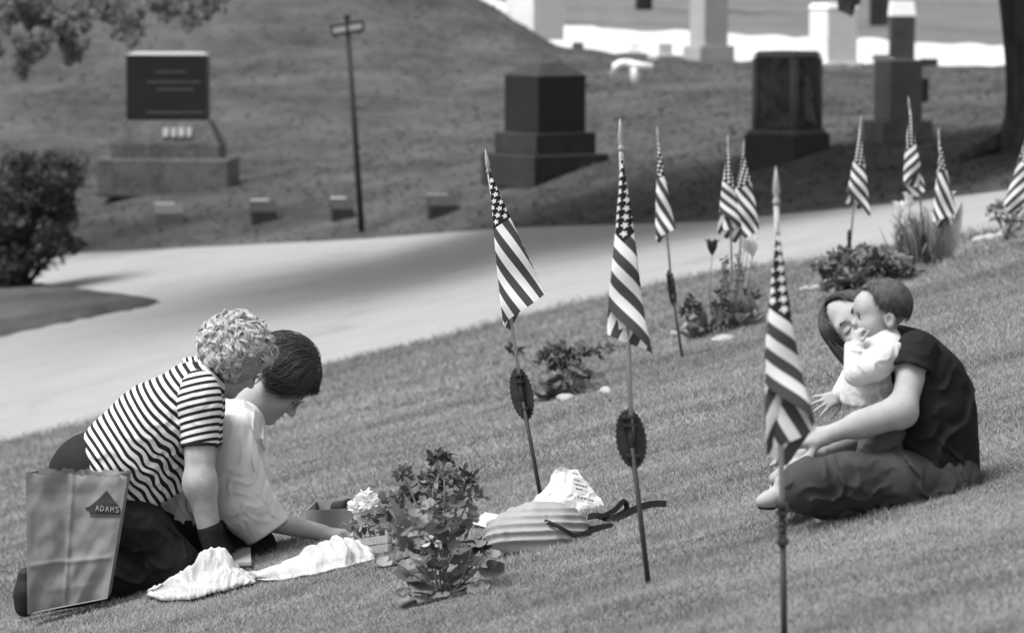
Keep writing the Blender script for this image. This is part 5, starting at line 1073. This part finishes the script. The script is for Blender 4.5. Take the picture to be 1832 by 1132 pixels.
# quilted shoulder bag
def quilted_bag():
    Z = 13.35; J = lambda x, y, d=0.0: P(x, y, Z + d); p = lawn_c(960, 986); root = p
    e = empty('quilted_bag', root, 'pale quilted shoulder bag with dark strap lying on the lawn', 'bag'); Z = float(lawn_Z(955, 988)) + .02
    pr = chain([J(905, 958, .08), J(960, 950, .08), J(1010, 948, .09)], [.060, .070, .058], .05) + [cone(J(900, 965, .02), J(990, 962, .02), .05, .05, .05), cone(J(925, 945, .16), J(1000, 940, .16), .055, .05, .05), cone(J(1000, 945, .08), J(1022, 953, .08), .054, .044, .05), cut(J(950, 990), vec(-.10, 1), .02)]
    b_, V = solid('bag_body', pr, .005, M_quilt, e)
    # quilting: parallel channels round the bag
    me = b_.data; n = np.zeros(len(me.vertices) * 3, np.float32); me.vertex_normals.foreach_get('vector', n); n = n.reshape(-1, 3); q = V - J(950, 960, .05); t = q[:, 2] * 1.0 + q[:, 1] * .35 - q[:, 0] * .10
    ch = np.abs(np.sin(np.pi * (t + .004 * np.sin(q[:, 0] * 18)) / .026)) ** .6; V2 = V + n * (.012 * (ch - 1))[:, None]; me.vertices.foreach_set('co', (V2 - np.array(root_origin(e))).astype(np.float32).ravel()); me.update()
    def strap(name, pts, w, par):
        pts = [A3(q) for q in pts]; VV = []; m = len(pts)
        for i, q in enumerate(pts):
            t_ = pts[min(i + 1, m - 1)] - pts[max(i - 1, 0)]; t_ /= np.linalg.norm(t_); sd = np.cross(t_, A3(.15, -.75, .65)); sd /= np.linalg.norm(sd); nn = np.cross(sd, t_) * .0018; VV += [q + sd * w + nn, q - sd * w + nn, q - sd * w - nn, q + sd * w - nn]
        return MB().add(VV, [(i*4+j, i*4+(j+1) % 4, (i+1)*4+(j+1) % 4, (i+1)*4+j) for i in range(m - 1) for j in range(4)] + [(3, 2, 1, 0), tuple((m-1)*4 + k for k in range(4))]).build(name, M_strap, par, False)
    def bez(P_, n=16):
        P_ = [A3(q) for q in P_]; out = []
        for i in range(len(P_) - 1):
            a, b2, c, d = P_[max(i - 1, 0)], P_[i], P_[i + 1], P_[min(i + 2, len(P_) - 1)]
            for t in np.linspace(0, 1, 6, endpoint=False): out.append(.5 * ((2 * b2) + (c - a) * t + (2 * a - 5 * b2 + 4 * c - d) * t * t + (3 * b2 - a - 3 * c + d) * t ** 3))
        return out + [P_[-1]]
    strap('strap', [A3(q_[0], q_[1], max(q_[2], lawn_h(q_[0], q_[1]) + .020)) for q_ in bez([J(972, 930, .0), J(1000, 942, -.05), J(1022, 955, -.055), J(1048, 970, -.03), J(1078, 974, .0), J(1094, 968, .03), J(1080, 962, .06), J(1058, 962, .08), J(1034, 950, .06), J(1016, 934, .04)])], .0065, e)
    return strap, bez
strap_fn, bez_fn = quilted_bag()
# plastic shopping bag lying half collapsed, and a dark strap or belt beyond it
def plastic_bag():
    Z = float(lawn_Z(1010, 918)) + .02; J = lambda x, y, d=0.0: P(x, y, Z + d); e = empty('plastic_bag', lawn_c(1010, 918), 'half-collapsed white plastic shopping bag with printed lines behind the quilted bag', 'plastic bag')
    K = dict(A=(1000, 833, .05), B=(1036, 839, .06), C=(1064, 880, .03), D=(1090, 918, .0), E=(1022, 924, -.05), F=(972, 918, -.04), G=(970, 884, .02), H=(1020, 880, -.02), I=(1046, 902, -.04), K=(1004, 880, .15), L=(1062, 912, .13), M=(938, 918, -.01), N=(914, 918, .02), O=(948, 896, .03), Q=(950, 912, .12))
    pt = {k: J(*v) for k, v in K.items()}; names = list(K); ix = {k: i for i, k in enumerate(names)}
    tri = ['AHG', 'ABH', 'BCH', 'CIH', 'CDI', 'IDE', 'HIE', 'HEF', 'HFG', 'GFM', 'GMO', 'ONM', 'GOQ', 'ONQ', 'AGK', 'GQK', 'BAK', 'CBK', 'CKL', 'DCL', 'DLE', 'LKQ', 'LQE', 'EQF', 'FQM', 'MQN']
    bm = bmesh.new(); vs_ = [bm.verts.new(pt[k]) for k in names]
    for t in tri:
        try: bm.faces.new([vs_[ix[c]] for c in t])
        except ValueError: pass
    bmesh.ops.subdivide_edges(bm, edges=bm.edges[:], cuts=5, use_grid_fill=True); bmesh.ops.recalc_face_normals(bm, faces=bm.faces[:])
    V = np.array([v.co[:] for v in bm.verts]); W = crumple(V, .012, 18, 2.0); W = crumple(W, .005, 60, 5.0)
    for v, w in zip(bm.verts, W): v.co = w
    fs = [tuple(v.index for v in f.verts) for f in bm.faces] if bm.verts.index_update() is None else []
    b_ = obj('film', W, fs, M_plastic, e, False); bm.free()
    q4 = [pt['B'] * .55 + pt['A'] * .45, pt['B'] * .9 + pt['C'] * .1, pt['D'] * .55 + pt['I'] * .45, pt['I'] * .4 + pt['E'] * .3 + pt['H'] * .3]
    for u0, u1, v in ((.12, .55, .16), (.10, .55, .34), (.10, .85, .46), (.14, .5, .58), (.12, .24, .80), (.3, .55, .81), (.6, .92, .82)):
        u = u0
        while u < u1:
            w = random.uniform(.06, .14); VV = []
            for a_, c_ in ((u, v - .022), (min(u + w, u1), v - .022), (min(u + w, u1), v + .026), (u, v + .026)): VV.append((q4[0] * (1 - a_) + q4[1] * a_) * (1 - c_) + (q4[3] * (1 - a_) + q4[2] * a_) * c_ + A3(0, -.014, .006))
            MB().add(VV, [(0, 1, 2, 3)]).build('print_mark', M_print, b_); u += w + .035
    s_ = strap_fn; bt = empty('webbing_belt', lawn_c(1130, 928), 'dark webbing belt trailing over the grass beyond the plastic bag', 'belt'); Zb = float(lawn_Z(1130, 930)); K = lambda x, y, d=0.0: P(x, y, Zb + d)
    def up_(q, dz=.02): q = A3(q); return A3(q[0], q[1], max(q[2], lawn_h(q[0], q[1]) + dz))
    strap_fn('webbing', bez_fn([up_(K(1192, 918, .02)), up_(K(1168, 917, .02), .03), up_(K(1140, 918, .0), .03), up_(K(1112, 930, -.02)), up_(K(1090, 932, -.02)), up_(K(1070, 922, .0)), up_(K(1052, 924, .02))]), .011, bt)
    strap_fn('webbing_loop', bez_fn([up_(K(1070, 926, -.03)), up_(K(1098, 916, .0), .04), up_(K(1116, 909, .03), .06), up_(K(1120, 922, .03), .03), up_(K(1096, 934, 0)), up_(K(1088, 940, -.04))]), .008, bt)
    p = [lawn_c(842, 944, .015), lawn_c(882, 952, .012), lawn_c(900, 938, .03), lawn_c(868, 936, .035)]; pp = empty('paper_sheet', sum(p) / 4, 'loose white paper sheet lying left of the quilted bag', 'paper')
    MB().add(p + [q + A3(0, 0, .003) for q in p], [(3, 2, 1, 0), (4, 5, 6, 7), (0, 1, 5, 4), (1, 2, 6, 5), (2, 3, 7, 6), (3, 0, 4, 7)]).build('sheet', M_plastic, pp)
plastic_bag()
# ------------------------------------------------------------------ grave plants
L_ger = mat_leaf('geranium_leaf', .09, .20, .3); L_dark = mat_leaf('dark_leaf', .045, .11, .25); L_pale = mat_leaf('pale_leaf', .17, .30, .3); M_stem = mat_noise('plant_stem', .10, .2, 30, .7, .2, .1); M_petal_dk = mat_leaf('dark_petal', .035, .09, .2); M_petal_md = mat_leaf('mid_petal', .10, .22, .3); M_petal_w = mat_leaf('white_petal', .82, .86, .45); M_rock = mat_granite('pale_field_stone', .22, .42, .9, .1, 12, .6); M_soil = mat_noise('dark_soil', .02, .05, 20, 1, .02, .8, .02)
def leaf_mesh(kind, mat):
    """unit leaf, stalk end at the origin, lying in +y"""
    V, f = [], []
    if kind == 'round':
        n = 22; V.append((0, .45, -.10))
        for ring, rr in ((1, .55), (2, 1.0)):
            for i in range(n):
                a = 2 * math.pi * i / n - math.pi / 2; notch = 1 - .75 * math.exp(-((i if i <= n / 2 else n - i) / 1.0) ** 2); sc = 1 + (.06 * math.cos(a * 7) if ring == 2 else 0); r = .5 * rr * sc * (notch if ring == 2 else .5 + .5 * notch)
                V.append((r * math.cos(a) * 1.08, .45 + r * math.sin(a), -.10 + .14 * rr * rr + .03 * rr * math.sin(a * 5)))
        f += [(0, 1 + i, 1 + (i + 1) % n) for i in range(n)] + [(1 + i, 1 + n + i, 1 + n + (i + 1) % n, 1 + (i + 1) % n) for i in range(n)]
    elif kind == 'blade':
        m = 7
        for i in range(m):
            t = i / (m - 1); w = .09 * math.sin(math.pi * (.12 + .88 * t)) ** .8 + .004; z = .12 * math.sin(t * 2.4) - .25 * t ** 3; V += [(-w, t, z + .03), (0, t, z), (w, t, z + .03)]
        for i in range(m - 1):
            for k in range(2): f.append((i * 3 + k, i * 3 + k + 1, i * 3 + k + 4, i * 3 + k + 3))
    elif kind == 'grass':
        m = 6
        for i in range(m):
            t = i / (m - 1); w = .022 * math.sin(math.pi * (.2 + .8 * t)) ** .7 + .002; z = .10 * math.sin(t * 2.0) - .30 * t ** 3; V += [(-w, t, z + .01), (0, t, z), (w, t, z + .01)]
        for i in range(m - 1):
            for k in range(2): f.append((i * 3 + k, i * 3 + k + 1, i * 3 + k + 4, i * 3 + k + 3))
    elif kind == 'oval':
        m = 6
        for i in range(m):
            t = i / (m - 1); w = .26 * math.sin(math.pi * (.06 + .9 * t)) ** .8 + .004; z = .10 * math.sin(t * 2.6) - .12 * t * t; V += [(-w, t, z + .06), (0, t, z), (w, t, z + .06)]
        for i in range(m - 1):
            for k in range(2): f.append((i * 3 + k, i * 3 + k + 1, i * 3 + k + 4, i * 3 + k + 3))
    me = new_mesh(V, f, True, kind + '_leaf'); me.materials.append(mat); return me
LM = {(k, nm): leaf_mesh(k, m) for k in ('round', 'blade', 'oval', 'grass') for nm, m in (('ger', L_ger), ('dark', L_dark), ('pale', L_pale), ('pdk', M_petal_dk), ('pmd', M_petal_md), ('pw', M_petal_w))}
def place_leaf(name, kind, tone, root, pos, d, up, size):
    o = bpy.data.objects.new(name, LM[(kind, tone)]); COL.objects.link(o); o.parent = root
    d = Vector(d).normalized(); u = Vector(up); u = (u - d * u.dot(d)).normalized(); x = d.cross(u); M = Matrix((x, d, u)).transposed().to_4x4()
    M.translation = Vector(tuple(map(float, pos))) - Vector(root_origin(root)); o.matrix_local = M @ Matrix.Scale(size, 4); return o
def flower_head(root, c, r, tone, n, mesh_kind='oval', size=.02, name='petal_cluster'):
    """ball of small petals joined into one head"""
    me = LM[(mesh_kind, tone)]; src = np.zeros(len(me.vertices) * 3, np.float32); me.vertices.foreach_get('co', src); src = src.reshape(-1, 3); fs = [tuple(p.vertices) for p in me.polygons]; mb = MB()
    for i in range(n):
        v = RNG.normal(0, 1, 3); v[2] = abs(v[2]) * .8 - .15; v /= np.linalg.norm(v); q = np.asarray(c) + v * r * RNG.uniform(.45, 1.0); d = v * .7 + RNG.normal(0, .5, 3); d /= np.linalg.norm(d); u = np.cross(d, RNG.normal(0, 1, 3)); u /= np.linalg.norm(u) + 1e-9; R = np.stack([np.cross(d, u), d, u], 1)
        mb.add(q + (src * size * RNG.uniform(.8, 1.3)) @ R.T, fs)
    return mb.build(name, me.materials[0], root, True)
def stem(root, a, b_, r=.003, bow=.02):
    t = np.linspace(0, 1, 6)[:, None]; pts = A3(a) * (1 - t) + A3(b_) * t + np.sin(np.pi * t) * A3(RNG.uniform(-bow, bow), RNG.uniform(-bow, bow), 0); return MB().tube(pts, [r, r * .9, r * .85, r * .8, r * .75, r * .7], 6).build('stem', M_stem, root, True)
def plant_root(name, px, py, label, cat='plant', grp=None):
    p, Z = lawn_pt(px, py); return empty(name, p, label, cat, grp), p, Z
def soil_patch(e, p, rx, ry):
    V = [p + A3(0, 0, .012)]; n = 18
    for i in range(n): a = 2 * math.pi * i / n; x, y_ = p[0] + rx * math.cos(a) * RNG.uniform(.8, 1.1), p[1] + ry * math.sin(a) * RNG.uniform(.8, 1.1); V.append((x, y_, lawn_h(x, y_) + .006))
    return obj('soil', np.array(V), [(0, 1 + i, 1 + (i + 1) % n) for i in range(n)], M_soil, e, True)
# near geranium with large round leaves
def near_geranium():
    e, p, Z = plant_root('geranium', 792, 1068, 'leafy geranium with large round leaves and faded flower heads in the foreground', 'plant'); J = lambda x, y, d=0.0: P(x, y, Z + d)
    # (x, y, size px, toward dir) hand placed big leaves
    big = [(775, 1040, 66, 'ger', -.6), (760, 1025, 74, 'dark', -.8), (848, 1040, 46, 'pale', .2), (862, 1010, 56, 'dark', .8), (835, 1000, 44, 'ger', .7), (800, 1045, 36, 'ger', .1), (740, 1058, 40, 'ger', -.9), (770, 1072, 40, 'pale', -.3), (730, 1062, 36, 'pale', -1), (822, 1020, 40, 'ger', .4), (788, 1000, 44, 'ger', -.2), (815, 985, 40, 'dark', .3), (765, 1000, 40, 'ger', -.5), (800, 962, 38, 'ger', 0), (740, 1005, 36, 'pale', -.8), (870, 985, 34, 'pale', .9), (700, 1000, 34, 'pale', -1), (810, 1055, 34, 'pale', .3), (790, 1072, 30, 'pale', 0), (775, 975, 36, 'dark', -.4), (845, 970, 34, 'ger', .6)]
    for i, (x, y, s_, tone, dx) in enumerate(big):
        q = J(x, y, RNG.uniform(-.08, .06)); z = lawn_h(q[0], q[1]); q[2] = max(q[2], z + .02); stem(e, p + A3(RNG.uniform(-.03, .03), RNG.uniform(-.02, .02), 0), q, .0035, .02)
        place_leaf('leaf', 'round', tone, e, q, (dx + .05, -.45, RNG.uniform(-.35, .15)), (RNG.uniform(-.3, .3), -.45, 1), .85 * s_ / S_at(Z))
    for k in range(104):
        q = J(RNG.uniform(735, 838), RNG.uniform(890, 1045), RNG.uniform(-.06, .12)); place_leaf('leaf', 'round', ('ger', 'dark', 'ger', 'pale')[k % 4], e, q, (RNG.uniform(-1, 1), RNG.uniform(-.8, .3), RNG.uniform(-.4, .4)), (RNG.uniform(-.5, .5), -.5, .9), RNG.uniform(17, 30) / S_at(Z))
    for x, y, r, tone in ((790, 825, 20, 'pdk'), (795, 858, 30, 'pmd'), (775, 868, 24, 'pdk'), (828, 862, 26, 'pdk'), (842, 890, 24, 'pmd'), (722, 850, 12, 'pmd'), (860, 980, 10, 'pdk')):
        c = J(x, y, RNG.uniform(-.03, .05)); stem(e, p + A3(0, 0, .05), c, .0035, .015); flower_head(e, c, r / S_at(Z), tone, 70, 'oval', .021)
    flower_head(e, J(775, 970, -.05), .014, 'pw', 10, 'oval', .022)
    soil_patch(e, p, .13, .10)
near_geranium()
def bushy_plant():
    e, p, Z = plant_root('bushy_plant', 745, 1000, 'dense dark bedding plant between the box and the geranium'); J = lambda x, y, d=0.0: P(x, y, Z + d)
    for k in range(190):
        t = RNG.uniform(0, 6.28); rr = RNG.uniform(.2, 1) ** .6; x, y = 738 + 62 * rr * math.cos(t), 925 + 58 * rr * math.sin(t); q = J(x, y, RNG.uniform(-.09, .10)); place_leaf('leaf', 'oval', ('dark', 'dark', 'ger')[k % 3], e, q, (RNG.uniform(-1, 1), RNG.uniform(-1, .5), RNG.uniform(-.2, .9)), (RNG.uniform(-.6, .6), -.4, 1), RNG.uniform(.035, .06))
    for k in range(12): stem(e, p, J(RNG.uniform(700, 790), RNG.uniform(885, 960), RNG.uniform(-.06, .06)), .003, .01)
    for k in range(7): c = J(RNG.uniform(720, 800), RNG.uniform(875, 910), RNG.uniform(-.06, .04)); flower_head(e, c, .022, 'pdk', 20, 'oval', .022)
    flower_head(e, J(758, 895, -.08), .010, 'pw', 7, 'oval', .016)
    for k in range(9): place_leaf('leaf', 'blade', 'ger', e, J(RNG.uniform(715, 775), 985, -.08), (RNG.uniform(-.9, .7), -.2, 1), (0, -1, .4), RNG.uniform(.12, .2))
    soil_patch(e, p, .14, .10)
bushy_plant()
def white_stock():
    e, p, Z = plant_root('white_flower_stalk', 672, 985, 'white flowering stalk leaning left over the wooden tray'); J = lambda x, y, d=0.0: P(x, y, Z + d)
    for x, y, r in ((655, 888, 9), (648, 898, 11), (638, 908, 11), (664, 902, 10), (660, 915, 12), (652, 925, 12), (655, 938, 11), (668, 895, 8), (636, 912, 8)): flower_head(e, J(x, y, RNG.uniform(-.03, .02)), r / S_at(Z), 'pw', 30, 'round', .019)
    stem(e, p, J(657, 905), .004, .01); stem(e, p, J(640, 912), .0035, .01)
    for k in range(44): q = J(RNG.uniform(640, 712), RNG.uniform(905, 975), RNG.uniform(-.04, .08)); place_leaf('leaf', 'oval', ('dark', 'ger')[k % 2], e, q, (RNG.uniform(-1, 1), RNG.uniform(-1, .5), RNG.uniform(-.2, .8)), (RNG.uniform(-.6, .6), -.4, 1), RNG.uniform(.03, .055))
    for x, y in ((622, 940), (628, 935), (634, 948)): flower_head(e, J(x, y), .010, 'pmd', 8, 'oval', .016); stem(e, p, J(x, y), .002, .01)
white_stock()
def stones(spots, labels, grp):
    for i, (x, y, w, h) in enumerate(spots):
        label = labels[i]
        p, Z = lawn_pt(x, y); S = S_at(Z); c = p + A3(0, .03, h / S * .25); b_, V = solid('field_stone', [ell(c, (w / S / 2, .05, h / S * .6), rotz(RNG.uniform(-.4, .4)), .02), ell(c + A3(w / S * .2, .01, .01), (w / S / 3, .04, h / S * .5), None, .03)], .008, M_rock, None, p)
        V2 = crumple(V, .012, 14, i) - p; b_.data.vertices.foreach_set('co', V2.astype(np.float32).ravel()); b_.data.update(); tag(b_, label, 'stone', grp)
# geranium group beyond the first flag
def mid_geranium():
    e, p, Z = plant_root('geranium', 1010, 708, 'cluster of tall geraniums among pale stones behind the flag rods'); J = lambda x, y, d=0.0: P(x, y, Z + d)
    for x, y in ((980, 640), (992, 630), (1005, 628), (1018, 640), (1030, 632), (1045, 628), (1058, 635), (1085, 627), (1000, 660), (1025, 660), (975, 648), (922, 629)): c = J(x, y, RNG.uniform(-.1, .1)); flower_head(e, c, .036, ('pdk', 'pmd')[int(x) % 2], 26, 'oval', .036); stem(e, p + A3(RNG.uniform(-.1, .1), 0, 0), c, .004, .02)
    for k in range(90): q = J(RNG.uniform(962, 1072), 708 - abs(RNG.normal(0, 20)), RNG.uniform(-.14, .16)); place_leaf('leaf', 'round', ('dark', 'ger')[k % 2], e, q, (RNG.uniform(-1, 1), RNG.uniform(-1, .4), RNG.uniform(-.3, .4)), (0, -.5, 1), RNG.uniform(.05, .085))
mid_geranium()
stones([(985, 714, 62, 18), (962, 716, 30, 14), (1083, 702, 16, 8), (1010, 716, 30, 12)], ['long pale stone at the foot of the middle geraniums', 'low pale stone just right of the left scalloped plaque', 'tiny white stone right of the middle geraniums', 'flat pale stone under the right side of the middle geraniums'], 'pale stones round the middle geranium plot')
def tulip(root, a, c, tone, s_=.05):
    stem(root, a, c, .004, .015)
    for k in range(6): an = k * 1.047; place_leaf('petal', 'oval', tone, root, A3(c) + A3(.006 * math.cos(an), .006 * math.sin(an), -.004), (.38 * math.cos(an), .38 * math.sin(an), 1), (-math.cos(an), -math.sin(an), .3), s_ * 1.1)
def tulip_plot():
    e, p, Z = plant_root('tulip_plot', 1280, 598, 'grave plot with white tulips, dark spikes and stones beside the third flag'); J = lambda x, y, d=0.0: P(x, y, Z + d)
    for x, y, t in ((1328, 420, 'pw'), (1332, 446, 'pw'), (1346, 458, 'pw'), (1338, 450, 'pw'), (1274, 455, 'pdk')): tulip(e, p + A3((x - 1280) / S_at(Z) * .6, 0, 0), J(x, y, RNG.uniform(-.05, .05)), t, .088)
    for x, y0, y1 in ((1297, 465, 512), (1321, 460, 520)):
        for y in np.linspace(y0, y1, 8): flower_head(e, J(x + RNG.uniform(-1, 1), y), .014, 'pdk', 8, 'oval', .022)
        stem(e, p + A3((x - 1280) / S_at(Z), 0, 0), J(x, y0), .005, .01)
    for x, y in ((1236, 542), (1243, 555), (1230, 560), (1250, 565), (1345, 530), (1290, 548), (1300, 552), (1318, 560), (1296, 525)): c = J(x, y, RNG.uniform(-.08, .08)); flower_head(e, c, .034, 'pdk', 22, 'oval', .036); stem(e, p + A3((x - 1280) / S_at(Z) * .8, 0, 0), c, .004, .02)
    for k in range(110): x = RNG.choice((RNG.normal(1245, 18), RNG.normal(1305, 26), RNG.normal(1345, 10))); q = J(x, 600 - .12 * (x - 1280) - abs(RNG.normal(0, 24)), RNG.uniform(-.12, .14)); place_leaf('leaf', ('round', 'oval', 'blade')[k % 3], ('dark', 'ger')[k % 2], e, q, (RNG.uniform(-1, 1), RNG.uniform(-1, .4), RNG.uniform(-.1, .9)), (0, -.5, 1), RNG.uniform(.05, .11))
    for k in range(26): x = RNG.uniform(1270, 1350); place_leaf('leaf', 'grass', 'ger', e, J(x, 590 - .12 * (x - 1280)), (RNG.uniform(-.25, .25), -.1, 1), (0, -1, .2), RNG.uniform(.15, .3))
tulip_plot()
stones([(1215, 602, 30, 12), (1250, 592, 34, 12), (1232, 590, 24, 10), (1292, 612, 40, 8)], ['pale stone left of the rod by the tulip plot', 'pale stone just right of the rod by the tulip plot', 'pale stone directly behind the rod by the tulip plot', 'long flat pale stone in front of the tulip plot'], 'pale stones round the tulip plot')
def bush(name, px, py, spec, label, heads, nl=110, leaf=.07, kind='oval'):
    e, p, Z = plant_root(name, px, py, label); J = lambda x, y, d=0.0: P(x, y, Z + d)
    for k in range(nl):
        cx, cy, rx, ry = spec[k % len(spec)]; t = RNG.uniform(0, 6.28); rr = RNG.uniform(0, 1) ** .5; q = J(cx + rx * rr * math.cos(t), cy + ry * rr * math.sin(t), RNG.uniform(-.16, .16)); q[2] = max(q[2], lawn_h(q[0], q[1]) + .01)
        place_leaf('leaf', kind, ('dark', 'ger', 'ger')[k % 3], e, q, (RNG.uniform(-1, 1), RNG.uniform(-1, .4), RNG.uniform(-.2, .7)), (RNG.uniform(-.5, .5), -.5, 1), RNG.uniform(.7, 1.3) * leaf)
    for x, y, tone in heads: c = J(x, y, RNG.uniform(-.14, .02)); flower_head(e, c, .030, tone, 18, 'oval', .034); stem(e, p, c, .004, .02)
    return e, p, Z
RH = random.Random(21)
bush('flowering_bush', 1535, 522, [(1560, 480, 62, 30), (1490, 500, 46, 26), (1600, 480, 40, 28), (1540, 505, 80, 18)], 'round flowering bush behind the seated woman and baby', [(RH.uniform(1450, 1630), 0, RH.choice(('pdk', 'pdk', 'pmd'))) for _ in range(0)] + [(1460 + i * 7.4, 478 - 34 * math.sin((i + 2) / 26 * math.pi) + RH.uniform(0, 36), RH.choice(('pdk', 'pdk', 'pmd'))) for i in range(24)], 190, .085)
stones([(1452, 522, 40, 12), (1478, 514, 28, 14), (1620, 480, 30, 14)], ['long flat pale stone at the left foot of the flowering bush', 'small raised pale stone at the left of the flowering bush', 'pale stone at the right foot of the flowering bush'], 'pale stones round the flowering bush')
def tuft():
    e, p, Z = plant_root('tulip_clump', 1655, 478, 'tall clump of narrow leaves with three white tulips'); J = lambda x, y, d=0.0: P(x, y, Z + d)
    for k in range(230): x = RNG.normal(1648, 22); place_leaf('leaf', 'grass', ('dark', 'ger', 'dark', 'pale')[k % 4], e, J(x, 478 - .2 * (x - 1650), RNG.uniform(-.1, .12)), (RNG.uniform(-.35, .35), RNG.uniform(-.2, .2), 1), (RNG.uniform(-1, 1), -1, .2), RNG.uniform(.16, .36))
    for x, y in ((1609, 386), (1627, 370), (1696, 368)): tulip(e, p + A3((x - 1655) / S_at(Z) * .7, 0, 0), J(x, y), 'pw', .092)
    for k in range(8): place_leaf('leaf', 'blade', 'pale', e, J(1672 + k * 4, 470, -.05), (RNG.uniform(-.2, .3), -.1, 1), (0, -1, .2), RNG.uniform(.25, .38))
tuft()
bush('wilted_plant', 1800, 430, [(1815, 400, 30, 30), (1790, 385, 34, 18)], 'pale flowering plant above white stones at the right edge', [(1778, 378, 'pmd'), (1790, 372, 'pmd'), (1805, 368, 'pmd'), (1818, 362, 'pmd'), (1830, 358, 'pmd'), (1822, 395, 'pmd'), (1812, 412, 'pmd'), (1835, 380, 'pmd')], 50, .06)
stones([(1752, 434, 24, 9), (1772, 430, 34, 11), (1796, 424, 30, 11), (1812, 420, 22, 9)], ['leftmost small white stone edging the right-hand plot', 'largest white stone edging the right-hand plot', 'third white stone from the left edging the right-hand plot', 'rightmost white stone edging the right-hand plot'], 'white stones at the right edge')
